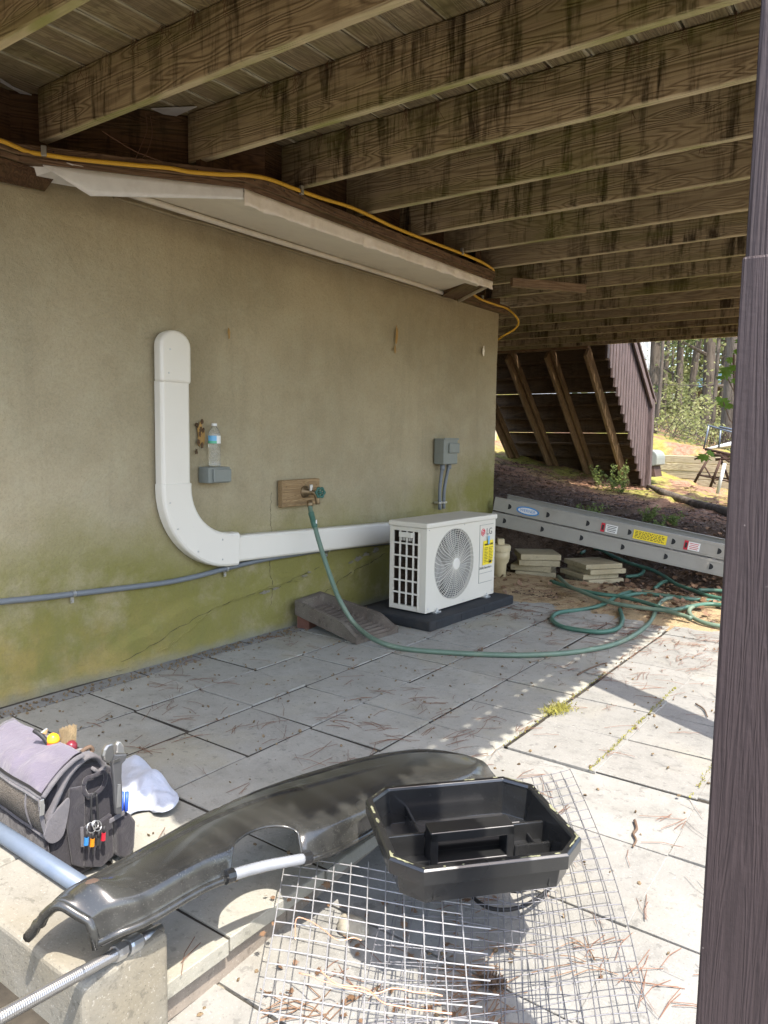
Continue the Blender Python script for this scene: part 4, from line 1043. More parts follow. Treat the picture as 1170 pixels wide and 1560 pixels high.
b = MB(); b.obox((.845,-.016,ly0+.005), (1,0,0), (0,0,1), (0,1,0), .012, .034, .0006); acp('tape_strip', b, M['bluetape'])
for xx in (.12, WU-.14):
    b = MB(); b.box((xx-.035,-.035,-.014),(xx+.035,.03,-.001)); b.lathe((xx,-.02,-.002),(0,0,1),[(.011,0),(.011,.012),(.005,.014),(.005,.028)],8); acp('foot', b, M['zinc'], bevel=.002)
for xx, zz in ((.03,HU-.052),(.5,HU-.048),(WU-.03,.03),(.03,.03),(.5,.02)):
    b = MB(); b.lathe((xx,-.0005,zz),(0,-1,0),[(.006,0),(.004,.003)],8); acp('screw', b, M['zinc'])
b = MB(); b.box((-.01,.02,0),(.0,.05,.001))
pad = thing('equipment_pad', 'black rubber equipment pad under the outdoor unit', 'pad', C0-Vector((0,0,.085)))
pa = at(663, 958, 'z', .0)
b = MB(); b.box((-.13,-.135,-.088),(WU+.10, DU+.17,-.014)); xf(b, MA).build('pad_slab', M['pad'], pad, bevel=.012, seg=2)
b = MB()
for k in range(3): b.box((-.06+.33*k, -.138, -.080), (.22+.33*k, -.133, -.03))
xf(b, MA).build('pad_recess', M['pad'], pad, bevel=.002)

# ---- splash block
spl = thing('splash_block', 'brown ribbed concrete splash block tilted on a brick beside the pad', 'splash block', at(470, 950, 'z', 0))
c00 = at(449, 930, 'z', .125); c10 = at(488, 915, 'z', .125); c11 = at(607, 958, 'z', .030); c01 = at(543, 976, 'z', .030)
def spf(u, v, h=0.0): return lerp(lerp(c00, c10, u), lerp(c01, c11, u), v)+Vector((0,0,h))
b = MB(); nu, nv = 24, 44
def spt(u, v):
    rib = .011*(math.sin(v*2*math.pi*15) > 0)*(1 if .16 < u < .84 and .12 < v < .97 else 0)
    wall = .072*max(sstep(.15,.10,u), sstep(.85,.90,u), sstep(.10,.06,v))*(1-.75*sstep(.75,1,v))
    return spf(u, v, wall+rib)
b.grid(spt, nu, nv); top = len(b.v)
for j in range(nv+1):
    for i in range(nu+1): b.v.append(spf(i/nu, j/nv, -.028))
b.f += [tuple(top+k for k in (j*(nu+1)+i, (j+1)*(nu+1)+i, (j+1)*(nu+1)+i+1, j*(nu+1)+i+1)) for j in range(nv) for i in range(nu)]; b.m += [0]*(nu*nv)
per = [(0, i) for i in range(nu)]+[(j, nu) for j in range(nv)]+[(nv, i) for i in range(nu, 0, -1)]+[(j, 0) for j in range(nv, 0, -1)]
idx = [j*(nu+1)+i for j, i in per]
for k in range(len(idx)):
    a_, c_ = idx[k], idx[(k+1)%len(idx)]; b.f.append((a_, c_, c_+top, a_+top)); b.m.append(0)
b.build('trough', M['splash'], spl)
b = MB(); q = spf(.35, .10); b.obox((q.x, q.y, .047), (c10-c00).normalized().cross(Vector((0,0,1))), (c10-c00).normalized(), (0,0,1), .05, .10, .047); b.build('support_brick', plain('red_brick', (.17,.075,.05), .9, 0, .3, 20, .4), spl, bevel=.004)
#MARK_C
# ================================================================ ladder
LP0 = Vector((-3.56, 6.79, .475)); LP1 = Vector((-1.385, 7.153, .142)); LD = (LP1-LP0).normalized()
lad = thing('extension_ladder', 'long aluminium extension ladder lying on its rails across the mulch bank', 'ladder', LP0)
LN = Vector((LD.y, -LD.x, 0)).normalized()             # towards the camera
LU = LN.cross(LD).normalized(); LU = LU if LU.z > 0 else -LU
LL = 2.9; RH = .136
for sec in (0, 1):
    o_ = LP0 + LU*(RH+.014)*sec - LN*(.012*sec); ww = .46-.03*sec
    for sd in (0, 1):
        b = MB(); c_ = o_ - LN*ww*sd + LD*LL/2 + LU*RH/2; sg = -1 if sd == 0 else 1
        b.obox(c_, LD, LN, LU, LL/2, .0025, RH/2)
        for uu in (-1, 1): b.obox(c_+LU*uu*(RH/2-.0025)+LN*sg*.018, LD, LN, LU, LL/2, .018, .0026)
        for uu in (-.22, .22): b.obox(c_+LU*uu*RH*1.6+LN*(.003 if sd == 0 else -.003), LD, LN, LU, LL/2, .0018, .003)
        b.build('ladder_rail', M['alu'], lad, bevel=.0008, seg=1)
    r0 = []
    pxs = [(95,97),(250,135),(412,178),(583,222),(765,269),(955,319)] if sec else [(80,125),(232,163),(392,207),(562,250),(740,299),(928,349)]
    t_first = None
    ts = []
    for px, py in pxs:
        px, py = 740+px/2.721, 740+py/2.721
        # along-ladder distance: intersect with vertical plane of the near rail
        r_ = ray(px, py); t = ((LP0-CAM).dot(LN))/(r_.dot(LN)); ts.append(((CAM+r_*t)-LP0).dot(LD))
    dt = (ts[-1]-ts[0])/5
    for k in range(0, int((LL-.1)/dt)+1):
        s_ = ts[0]+dt*k
        if s_ > LL-.06: break
        q = o_+LD*s_+LU*RH*.5
        b = MB(); b.tube([q+LN*.006, q-LN*ww], .026, 10); b.build('rung', M['alu'], lad, smooth=False)
        b = MB(); pr = []
        for j in range(9): a_ = -math.pi/2+math.pi*j/8; pr.append(q+LN*.0066+LD*math.cos(a_)*.034+LU*math.sin(a_)*.027-LD*.010)
        b.prism(pr, LN*.0015); b.build('rung_end', M['dark'], lad)  # dark disc standing in for the shade inside the hollow rung
def lsticker(s_, wd, ht, mat, nm, up=1, lab=None, oval=False):
    q = LP0+LD*s_+LU*(RH*(.5+up)+.008*up)+LN*(.0062-.012*up)
    b = MB()
    if oval: b.prism([q+LD*math.cos(2*math.pi*k/20)*wd/2+LU*math.sin(2*math.pi*k/20)*ht/2 for k in range(20)], LN*.0012)
    else: b.obox(q, LD, LN, LU, wd/2, .0009, ht/2)
    o = b.build(nm, mat, lad, label=lab); return q
def ls_px(px):
    r_ = ray(px, 760+(px-757)*.33); t = ((LP0-CAM).dot(LN))/(r_.dot(LN)); return ((CAM+r_*t)-LP0).dot(LD)
sA = ls_px(740+175/2.721)
q = lsticker(sA, .235, .085, M['lblue'], 'logo_sticker', oval=True); b = MB(); b.prism([q+LN*.0013+LD*math.cos(2*math.pi*k/20)*.100+LU*math.sin(2*math.pi*k/20)*.030 for k in range(20)], LN*.0008); b.build('logo_oval', M['labelwhite'], lad)
text('logo_lettering', 'WERNER', .042, q+LN*.0028, LD, LU, M['lblue'], lad, .95)
sB = ls_px(740+670/2.721); q = lsticker(sB, .30, .085, M['labelyellow'], 'caution_sticker')
b = MB()
for r_ in range(5):
    xx = -.135
    while xx < .12:
        wd = rnd.uniform(.01,.03); b.obox(q+LN*.0012+LD*(xx+wd/2)+LU*(.030-.014*r_), LD, LN, LU, wd/2, .0004, .003); xx += wd+.008
b.build('sticker_print', M['ink'], lad)
for px_, rr0 in ((740+480/2.721, 1), (740+816/2.721, 1), (740+985/2.721, 1)):
    s0 = ls_px(px_); q = lsticker(s0, .035, .085, M['redan'], 'warning_sticker'); b = MB(); b.obox(q+LN*.0012, LD, LN, LU, .010, .0005, .025); b.build('sticker_symbol', M['ink'], lad)
for px_, wd in ((740+515/2.721, .11), (740+848/2.721, .10)):
    s0 = ls_px(px_); q = lsticker(s0, wd, .075, M['labelwhite'], 'info_sticker'); b = MB()
    for r_ in range(4): b.obox(q+LN*.0012+LU*(.024-.016*r_), LD, LN, LU, wd*.4*(1-.15*(r_%2)), .0004, .003)
    b.build('sticker_print', M['redan'] if wd < .105 else M['ink'], lad)

# ================================================================ loose paver stacks
def stack(px_corners, ztop, n, spread, lab, grp, seed):
    r2 = random.Random(seed); cs = [at(px, py, 'z', ztop) for px, py in px_corners]
    c = sum(cs, Vector())/4; e = ((cs[1]-cs[0])+(cs[2]-cs[3])); ang = math.atan2(e.y, e.x)
    h = ztop/n if n > 3 else .05
    for k in range(n):
        zt_ = ztop-h*k; a_ = ang+(r2.uniform(-spread, spread) if k else 0); cc = c+Vector((r2.uniform(-.035,.035), r2.uniform(-.03,.03), 0))*(1 if k else 0)
        t = thing('loose_paver', lab[k], 'paver', (cc.x, cc.y, zt_-h), grp)
        b = MB(); nu = 10; d1 = Vector((math.cos(a_), math.sin(a_), 0)); d2 = Vector((-d1.y, d1.x, 0))
        b.obox((cc.x, cc.y, zt_-h/2), d1, d2, (0,0,1), .196, .196, h/2-.0012)
        col.objects.unlink(t); bpy.data.objects.remove(t)
        o = b.build('loose_paver', M['stackpaver'], None, bevel=.006, seg=2); tag(o, lab[k], 'paver', grp)
stack([(776,836),(801,861),(865,845),(830,823)], .235, 4, .45, ['top paver of the skewed left stack beside the cream fitting','second paver from the top of the skewed left stack','third paver from the top of the skewed left stack','bottom paver of the skewed left stack on the dirt'], 'loose pavers stacked on the dirt', 3)
stack([(858,850),(918,872),(953,856),(887,841)], .195, 4, .05, ['top paver of the neat right stack amid the coiled hose','second paver from the top of the neat right stack','third paver from the top of the neat right stack','bottom paver of the neat right stack amid the coiled hose'], 'loose pavers stacked on the dirt', 5)

# ---- cream cleanout fitting beside the unit
fq = at(761, 882, 'z', .0)
fit = thing('cleanout_fitting', 'cream plastic cleanout pipe fitting with square plug beside the outdoor unit', 'pipe fitting', fq)
hf = 1.35-at(761, 882, 'z', 0).z; zt2 = at(761, 828, 'x', fq.x).z
b = MB(); b.lathe(fq, (0,0,1), [(.055,-.05),(.062,zt2*.42),(.083,zt2*.50),(.083,zt2*.56),(.088,zt2*.57),(.092,zt2*.80)], 24); b.build('pipe_hub', M['cream_plastic'], fit, smooth=True)
b = MB(); b.lathe(fq+Vector((0,0,zt2*.80)), (0,0,1), [(.097,0),(.098,.04),(.090,.055),(.07,.06)], 24); b.build('pipe_cap', M['cream_plastic'], fit)
b = MB(); b.obox(fq+Vector((0,0,zt2+.015)), (.8,.6,0), (-.6,.8,0), (0,0,1), .032, .032, .03); b.build('square_plug', M['cream_plastic'], fit, bevel=.006)

# ================================================================ beyond the deck
# timber retaining wall in the sun
tw = thing('timber_wall', 'low sunlit timber retaining wall at the far side of the yard', 'retaining wall', (-3, 15.7, .4))
ta = Vector((-7.5, 16.6, 0)); tb = Vector((-4.45, 16.0, 0)); tc = Vector((3, 13.9, 0))
for lvl in range(5):
    z = .36+.155*lvl
    for a_, c_ in ((ta, tb), (tb, tc)):
        d = (c_-a_); L = d.length; d.normalize(); s_ = -(.6*(lvl%2))
        while s_ < L:
            e_ = min(L, s_+2.4); s2 = max(0, s_)
            if e_-s2 > .1: board('timber', a_+d*(s2+.004)+Vector((rnd.uniform(-.01,.01),rnd.uniform(-.01,.01),z)), a_+d*(e_-.004)+Vector((0,0,z)), .15, .148, M['timber'], tw, bevel=.008)
            s_ = e_
# pale wall behind the stairs
cw = thing('foundation_wall', 'cream sunlit foundation wall behind the far stairs', 'wall', (-9, 15, 0))
b = MB(); b.box((-12, 13.6, -1), (-7.2, 13.9, 3.4)); b.build('wall_face', M['creamwall'], cw, bevel=.01)
# pale sided building at the left of the woods
sb = thing('sided_building', 'pale vertical sided building partly hidden behind the stair railing', 'building', (-10, 24, 0))
q0 = at(960, 540, 'y', 24); q1 = at(1000, 540, 'y', 28)
for k in range(10):
    xa = q1.x-.28*(k+1); b = MB(); b.box((xa+.012, 24, .2), (xa+.28-.012, 24.15, 7)); b.build('siding_board', M['siding'], sb, bevel=.01)
b = MB(); b.box((q1.x-6, 24.15, .2), (q1.x, 28, 7)); b.build('wall', M['siding'], sb)
# shed with a blue tin roof deep in the trees
sh = thing('garden_shed', 'small shed with blue metal roof deep among the trees', 'shed', at(1075, 600, 'y', 36))
r0 = at(1054, 590, 'y', 36); r1 = at(1092, 589, 'y', 36); r2_ = at(1088, 573, 'y', 36.0)
b = MB(); b.prism([(r0.x-.2,36,r0.z),(r1.x+.4,36,r0.z),(r1.x+.3,37.4,r2_.z+.15),(r0.x+.3,37.4,r2_.z+.15)], (0,0,.06)); b.build('roof', M['tin'], sh)
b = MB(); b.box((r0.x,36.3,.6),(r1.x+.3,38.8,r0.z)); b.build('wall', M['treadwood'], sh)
# grey bin beside the newel
gb = at(992, 722, 'y', 13.4); bn = thing('grey_bin', 'grey rounded plastic bin lying beside the foot of the stairs', 'bin', gb)
b = MB(); n = 14; vs = [(gb.x-.12+.0, 13.4, gb.z)]; wdt = .16; hh_ = .42
prof_ = [(-.2, .12), (-.2, hh_)]+[(-.2+.0+ .26*(1-math.cos(t_))/1.0*1.0*.62, hh_+ .0+.0*t_) for t_ in (0.2,)]
poly = [Vector((gb.x-.30, 13.4, gb.z+.14)), Vector((gb.x-.30, 13.4, gb.z+hh_))]+[Vector((gb.x-.05+.14*math.sin(t_), 13.4, gb.z+hh_-.14+.14*math.cos(t_))) for t_ in [i*math.pi/2/6 for i in range(7)]]+[Vector((gb.x+.09, 13.4, gb.z+.16)), Vector((gb.x+.02, 13.4, gb.z+.14))]
b.prism(poly, (0,.5,0)); b.build('bin_shell', M['greybox'], bn, bevel=.012)
b = MB(); b.prism([Vector((gb.x-.28,13.42,gb.z-.05)),Vector((gb.x-.28,13.42,gb.z+.139)),Vector((gb.x+.03,13.42,gb.z+.139)),Vector((gb.x+.07,13.42,gb.z-.05))], (0,.4,0)); b.build('bin_base', M['rust'], bn)

# rusty cart / grill stand
ct_ = thing('metal_cart', 'rusty metal frame cart with a pale tray top near the timber wall', 'cart', at(1090, 745, 'y', 12))
Yc = 12.0; T = lambda px, py, dy=0: at(px, py, 'y', Yc+dy)
b = MB(); b.grid(lambda u, v: lerp(lerp(T(1074,684),T(1150,672),u), lerp(T(1090,680,.6),T(1150,664,.6),u), v)+Vector((0,0,-.05*math.sin(u*3.14)*math.sin(v*3.14))), 8, 5); b.build('tray_top', M['whitemetal'], ct_, solid=.02)
def bars(nm, segs, r, mat):
    for (a_, c_) in segs: b = MB(); b.tube([T(*a_), T(*c_)], r, 6); b.build(nm, mat, ct_, smooth=True)
bars('leg', [((1098,700),(1082,742)),((1098,700,.5),(1112,735,.5)),((1078,700),(1058,735))], .022, M['rust'])
bars('leg', [((1104,706),(1093,752))], .028, M['whitemetal'])
bars('brace', [((1062,723),(1150,742)),((1062,723,.5),(1150,735,.5)),((1072,708),(1090,738)),((1058,700),(1078,690))], .013, M['rust'])
bars('frame_rail', [((1078,648),(1150,668)),((1096,650),(1150,662)),((1072,684),(1080,648)),((1095,682),(1098,655))], .014, M['pipe'])
bars('frame_rail', [((1074,684),(1150,700)),((1092,690),(1112,704)),((1085,694),(1150,694)),((1090,700),(1120,698))], .022, M['rust'])
b = MB()
for k in range(8): b.tube([T(1076+5*k, 683-1*k), T(1080+5*k, 650+1.5*k)], .004, 4)
b.build('wire_side', M['rust'], ct_, kind='stuff')

# fallen branch on the slope
fb = thing('fallen_branch', 'long grey fallen branch lying across the sunny slope', 'branch', gat(1030, 765, .03))
b = MB(); b.tube(smoothpath([gat(px,py,.04) for px,py in ((985,738),(1005,748),(1030,758),(1060,768),(1095,776),(1150,792))], 5), [.02+.045*math.sin(min(1,i/10)*1.4) for i in range(26)], 8); b.build('branch_wood', M['bark'], fb, smooth=True)

# ---------------------------------------------------------------- vegetation helpers
def leafclump(mb, c, rad, n, size, r, flat=1.0, hang=0):
    for _ in range(n):
        while True:
            p = Vector((r.uniform(-1,1), r.uniform(-1,1), r.uniform(-1,1)))
            if p.length < 1: break
        p = p*rad; p.z *= flat; q = c+p
        a_ = Vector((r.gauss(0,1), r.gauss(0,1), r.gauss(0,.6))).normalized(); bb_ = a_.orthogonal().normalized()
        bb_ = (bb_*math.cos(1)+a_.cross(bb_)*r.uniform(-1,1)).normalized(); s_ = size*r.uniform(.6,1.3)
        mb.add([q-a_*s_, q+bb_*s_*.45, q+a_*s_, q-bb_*s_*.45], [(0,1,2,3)])
def make_tree(x, y, hgt, rad, lean, seed, leafm, low, nleaf=600, lab='', grp=None, lsize=.09):
    r = random.Random(seed); z0 = H(x, y)-.2
    t = thing('forest_tree', lab, 'tree', (x, y, z0), grp)
    pts = [Vector((x+lean*hgt*(k/9)**1.2*.12+r.uniform(-.06,.06), y+r.uniform(-.06,.06), z0+hgt*k/9)) for k in range(10)]
    b = MB(); b.tube(smoothpath(pts, 3), [rad*(1.25 if i == 0 else 1)*(1-.75*i/27) for i in range(28)], 9); b.build('trunk', M['bark'], t, smooth=True)
    b = MB(); lf = MB()
    for k in range(r.randint(7, 12)):
        f = r.uniform(low, 1); zz = z0+hgt*f; base = Vector((x+lean*hgt*f**1.2*.12, y, zz)); a_ = r.uniform(0, 6.28); L = hgt*.17*(1.15-f)+r.uniform(.4,1.2)
        tip = base+Vector((math.cos(a_)*L, math.sin(a_)*L, L*r.uniform(-.15,.5))); mid = lerp(base, tip, .5)+Vector((0,0,r.uniform(-.1,.2)))
        b.tube([base, mid, tip], [rad*.28, rad*.16, rad*.05], 5)
        for _ in range(4): leafclump(lf, lerp(mid, tip, r.uniform(0,1.1))+Vector((r.gauss(0,.3), r.gauss(0,.3), r.gauss(0,.2))), r.uniform(.35,.8), max(6, nleaf//40), lsize, r, .6)
    b.build('limbs', M['bark'], t, kind='stuff'); lf.build('crown', leafm, t, fixn=False)
    return t
vis = [(990,.30,24,0,'dark_trunk tree'),(997,.09,20,.2,''),(1010,.20,33,0,''),(1019,.10,38,0,''),(1030,.26,30,.0,''),(1040,.14,44,0,''),(1050,.22,25,.45,''),(1060,.12,40,0,''),(1072,.34,23,.15,''),(1086,.10,21,.0,''),(1108,.44,19,.25,''),(1121,.2,30,0,''),(1001,.14,48,0,''),(1045,.12,50,0,''),(1095,.16,36,0,'')]
labs = ['dark forest trunk just right of the stair railing','thin black trunk just right of the stair railing','pale mid-sized trunk in the far woods','thin faint trunk between two paler ones','mottled trunk above the left end of the timber wall','slim distant trunk in the middle of the woods','dark leaning trunk above the timber wall','slender distant trunk left of the blue shed','thick grey trunk in front of the blue-roofed shed','thin pale trunk right of the blue shed','thickest dark trunk nearest the painted post','trunk close behind the painted post','faint far trunk left in the woods','faint far trunk in the middle of the woods','slim trunk behind the rusty cart']
for i, (px, rad, dp, lean, _) in enumerate(vis):
    q = dep(px, 665, dp)
    make_tree(q.x, q.y, 15+i%4, rad*.58, lean, 100+i, M['leaf_far'] if i % 3 else M['leaf_dark'], .10, 900, labs[i], 'trees in the woods', .10)
r3 = random.Random(55)
for i in range(26):                                    # the woods go on outside the view
    a_ = r3.uniform(-75, 75); dd = r3.uniform(20, 48)
    x_ = math.sin(R(a_))*dd; y_ = math.cos(R(a_))*dd+4
    if y_ < 17: y_ += 10
    t = make_tree(x_, y_, r3.uniform(12, 18), r3.uniform(.12,.3), r3.uniform(-.2,.3), 300+i, M['leaf_dark'] if i % 2 else M['leaf_far'], .15, 500, 'tree of the surrounding woods seen beyond the yard', 'trees of the surrounding woods', .14)
far = MB(); r4 = random.Random(77)
for i in range(640):
    a_ = r4.uniform(-25, -3); dd = r4.uniform(40, 62); c = Vector((math.sin(R(a_))*dd, math.cos(R(a_))*dd, r4.uniform(.3, 13)))
    leafclump(far, c, r4.uniform(1.2, 2.6), 110, .17, r4, .7)
for i in range(150):
    a_ = r4.uniform(-24, -4); dd = r4.uniform(22, 38); c = Vector((math.sin(R(a_))*dd, math.cos(R(a_))*dd, r4.uniform(1.0, 7)))
    leafclump(far, c, r4.uniform(.5, 1.2), 45, .085, r4, .6)
for i in range(260):
    a_ = r4.uniform(-60, 50); dd = r4.uniform(44, 78); c = Vector((math.sin(R(a_))*dd, math.cos(R(a_))*dd, r4.uniform(.5, 15)))
    leafclump(far, c, r4.uniform(1.5, 4.2), 130, .26, r4, .7)
tag(far.build('distant_woods', M['leaf_far'], None, fixn=False), 'pale green spring foliage massed behind the nearer trunks', 'woods', kind='stuff')
under = MB(); r5 = random.Random(78)
for i in range(120):
    px = r5.uniform(940, 1200); dp = r5.uniform(17.5, 30); q = dep(px, 668, dp); leafclump(under, Vector((q.x, q.y, H(q.x, q.y)+r5.uniform(.05,.5)*(1+ (r5.random() < .3)*2.5))), r5.uniform(.25,.7), 60, .06, r5, .7)
tag(under.build('undergrowth', M['leaf_far'], None, fixn=False), 'low bright green undergrowth at the foot of the woods', 'undergrowth', kind='stuff')
tw_ = MB()
for i in range(160):
    px = r5.uniform(980, 1130); dp = r5.uniform(17.2, 24); q = dep(px, 668, dp); z = H(q.x, q.y); p = Vector((q.x, q.y, z+.1)); e_ = p+Vector((r5.gauss(0,.5), r5.gauss(0,.5), r5.uniform(.1,.7)))
    tw_.tube([p, lerp(p, e_, .5)+Vector((0,0,r5.uniform(0,.15))), e_], .008, 3)
tag(tw_.build('brushwood', M['bark'], None), 'tangle of bare twigs at the edge of the woods', 'brushwood', kind='stuff')

# green maple sapling by the post
def maple_leaf(mb, c, nrm, upv, s):
    nrm = nrm.normalized(); u = (upv-nrm*upv.dot(nrm)).normalized(); v = nrm.cross(u)
    out = [(0,-.45),(.18,-.42),(.62,-.30),(.38,-.08),(.85,.12),(.40,.22),(.42,.62),(.17,.45),(0,1.0),(-.17,.45),(-.42,.62),(-.40,.22),(-.85,.12),(-.38,-.08),(-.62,-.30),(-.18,-.42)]
    vs = [c]+[c+v*a_*s+u*b_*s-nrm*(a_*a_)*s*.15 for a_, b_ in out]; n = len(out)
    mb.add(vs, [(0, 1+k, 1+(k+1)%n) for k in range(n)])
sap = thing('maple_sapling', 'maple sapling with bright green leaves reaching out from behind the post', 'sapling', dep(1150, 900, 6.2))
b = MB(); DS = 5.8
b.tube(smoothpath([dep(1165,915,6.0), dep(1150,760,DS), dep(1132,660,DS), dep(1120,600,DS), dep(1118,540,DS)], 4), .010, 6)
b.tube([dep(1150,760,DS), dep(1120,700,DS), dep(1085,690,DS)], .005, 5); b.tube([dep(1132,660,DS), dep(1112,640,DS), dep(1102,612,DS)], .004, 5); b.tube([dep(1120,600,DS), dep(1108,575,DS)], .004, 5)
b.build('stem', M['twig'], sap)
for px, py, s_ in ((1106,566,.085),(1118,560,.08),(1098,575,.06),(1122,580,.07),(1112,548,.05),(1127,600,.06),(1102,612,.075),(1110,618,.07),(1095,608,.05),(1124,535,.06),(1130,555,.07),(1072,696,.085),(1082,690,.06),(1128,520,.07),(1132,620,.06)):
    b = MB(); maple_leaf(b, dep(px, py, DS+rnd.uniform(-.1,.1)), -FW+Vector((rnd.uniform(-.5,.5), rnd.uniform(-.5,.5), rnd.uniform(.2,1.0))), Vector((rnd.uniform(-.6,.6), rnd.uniform(-.3,.3), -1)), s_); b.build('leaf', M['leaf_maple'], sap, fixn=False)

def weed(px, py, h, n, lab, seed, spread=.5):
    r = random.Random(seed); g_ = gat(px, py); t = thing('weed_plant', lab, 'plant', g_, 'weeds on the mulch bank'); b = MB(); lf = MB()
    for k in range(n):
        a_ = r.uniform(0, 6.28); hh = h*r.uniform(.5, 1.1); tip = g_+Vector((math.cos(a_)*hh*spread*r.random(), math.sin(a_)*hh*spread*r.random(), hh)); mid = lerp(g_, tip, .5)+Vector((0,0,.1*hh))
        b.tube([g_, mid, tip], .003, 4)
        for j in range(9):
            q = lerp(g_, tip, .2+.8*j/8)+Vector((r.gauss(0,.02), r.gauss(0,.02), r.gauss(0,.015))); leafclump(lf, q, .035, 4, .022, r)
    b.build('stems', M['leaf_dark'], t); lf.build('leaves', M['weed'], t, fixn=False)
weed(930, 748, .42, 9, 'tallest pale green weed at the foot of the stairs', 1, .9); weed(948, 752, .35, 8, 'bushy pale weed by the stair newel post', 2, 1.2); weed(912, 742, .30, 5, 'small weed left of the tall weed by the stairs', 3)
weed(985, 795, .16, 6, 'low weed on the sunny part of the bank', 4, 1.4); weed(1025, 800, .12, 5, 'small leafy weed near the upper ladder rail', 5, 1.5); weed(900, 790, .15, 7, 'low weed in the shaded mulch', 6, 1.6); weed(1000, 810, .12, 6, 'small weed just behind the ladder', 7, 1.5)

# ---------------------------------------------------------------- litter, mulch, needles
r6 = random.Random(9)
mul = MB()
def chip(mb, c, L, W, a_, tilt):
    d = Vector((math.cos(a_), math.sin(a_), tilt)).normalized(); s_ = Vector((-d.y, d.x, r6.uniform(-.5,.5))).normalized(); up_ = d.cross(s_)
    mb.add([c-d*L-s_*W, c-d*L*.2+s_*W*.9+up_*.004, c+d*L+s_*W*.3, c+d*L*.3-s_*W+up_*.003], [(0,1,2,3)])
for _ in range(26000):
    y = 5.9+(r6.random()**1.4)*6.2; x = r6.uniform(-7.0, .6)
    if x < -3.62 and y < 6.95: continue
    if y > 10.5 and r6.random() < .6: continue
    chip(mul, Vector((x, y, H(x, y)+.008)), r6.uniform(.012,.045), r6.uniform(.004,.012), r6.uniform(0, 3.14), r6.gauss(0,.35))
tag(mul.build('bark_mulch', M['mulchchip'], None, fixn=False), 'dark bark mulch strewn over the shaded bank', 'mulch', kind='stuff')
lv = MB()
for _ in range(900):
    y = r6.uniform(5.7, 9); x = r6.uniform(-3.4, .3)
    if r6.random() < .5: x = r6.gauss(-1.6, .5); y = r6.gauss(6.7, .35)
    c = Vector((x, y, gz(x, y)+r6.uniform(.01,.03))); maple_leaf(lv, c, Vector((r6.gauss(0,.5), r6.gauss(0,.5), 1)), Vector((r6.gauss(0,1), r6.gauss(0,1), 0)), r6.uniform(.015,.05))
for _ in range(160):
    y = r6.uniform(9.5, 15); x = r6.uniform(-5, 1); c = Vector((x, y, H(x, y)+.02)); maple_leaf(lv, c, Vector((r6.gauss(0,.5), r6.gauss(0,.5), 1)), Vector((r6.gauss(0,1), r6.gauss(0,1), 0)), r6.uniform(.03,.06))
tag(lv.build('leaf_litter', M['litter'], None, fixn=False), 'dry brown leaves scattered on the dirt by the ladder', 'leaf litter', kind='stuff')
def needle(mb, c, a_, L, w_=.0011, lift=.004):
    d = Vector((math.cos(a_), math.sin(a_), 0)); s_ = Vector((-d.y, d.x, 0)); cv = r6.uniform(-.15,.15)
    p = [c-d*L/2, c+s_*cv*L*.5+Vector((0,0,lift)), c+d*L/2]
    vs = []
    for q in p: vs += [q-s_*w_, q+s_*w_+Vector((0,0,w_))]
    mb.add(vs, [(0,1,3,2),(2,3,5,4)])
nd = MB()
def place_needles(n, fx, L=(.05,.16), w_=.0009):
    for _ in range(n):
        x, y = fx(); z = gz(x, y)+.003; a0 = r6.uniform(0, 3.14)
        for _k in range(r6.choice((1,1,2,3))): needle(nd, Vector((x+r6.gauss(0,.01), y+r6.gauss(0,.01), z)), a0+r6.gauss(0,.35), r6.uniform(*L), w_)
place_needles(230, lambda: (r6.uniform(-3.5, 1.0), r6.uniform(1.0, 6.0)))
place_needles(260, lambda: (r6.gauss(-1.3, .7), r6.gauss(4.9, .5)))
place_needles(900, lambda: (r6.uniform(-3.0, .9), r6.uniform(5.0, 6.6)), (.05,.14), .0013)
def joint():
    if r6.random() < .5: return (XE-S*r6.randint(-2, 5)+r6.gauss(0,.012), r6.uniform(1, 5.6))
    return (r6.uniform(-3.4, .6), 1.10-.203+.203+S*r6.randint(0, 11)+r6.gauss(0,.012))
place_needles(260, joint)
for cx_, cy_ in ((-2.35,2.5),(-1.9,2.35),(-2.0,3.1),(-1.65,2.95),(-1.35,4.15),(-1.1,2.65),(-.6,1.95),(-2.9,2.3),(-3.3,2.5),(-.35,1.95)):
    place_needles(7, lambda: (r6.gauss(cx_,.08), r6.gauss(cy_,.06)), (.08,.2))
tag(nd.build('pine_needles', M['needle'], None, fixn=False), 'brown pine needles scattered over the patio pavers', 'pine needles', kind='stuff')
far_nd = MB(); nd = far_nd
place_needles(3500, lambda: (r6.uniform(-5.5, 1.5), r6.uniform(9.3, 14)), (.08,.2), .003)
tag(far_nd.build('pine_straw', M['needle'], None, fixn=False), 'reddish pine straw covering the sunny slope', 'pine straw', kind='stuff')
db = MB()
for _ in range(1500):
    x, y = (r6.uniform(-3.6, 1), r6.uniform(1, 6)) if r6.random() < .45 else ((-3.55+abs(r6.gauss(0,.08)), r6.uniform(1.6, 4.5)) if r6.random() < .6 else joint())
    s_ = r6.uniform(.003,.010); c = Vector((x, y, gz(x, y)+s_*.4)); db.lathe(c, Vector((r6.gauss(0,1), r6.gauss(0,1), 1)), [(s_*.5,-s_*.3),(s_,0),(s_*.4,s_*.4)], 5)
tag(db.build('grit', M['dirt'], None), 'dark crumbs of bark and grit on the patio', 'grit', kind='stuff')
mo = MB()
for (x, y) in ((-1.415, 3.42), (-1.40, 3.5)):
    for _ in range(160): p = Vector((x+r6.gauss(0,.03), y+r6.gauss(0,.03), .004)); mo.tube([p, p+Vector((r6.gauss(0,.012), r6.gauss(0,.012), r6.uniform(.005,.022)))], .0015, 3)
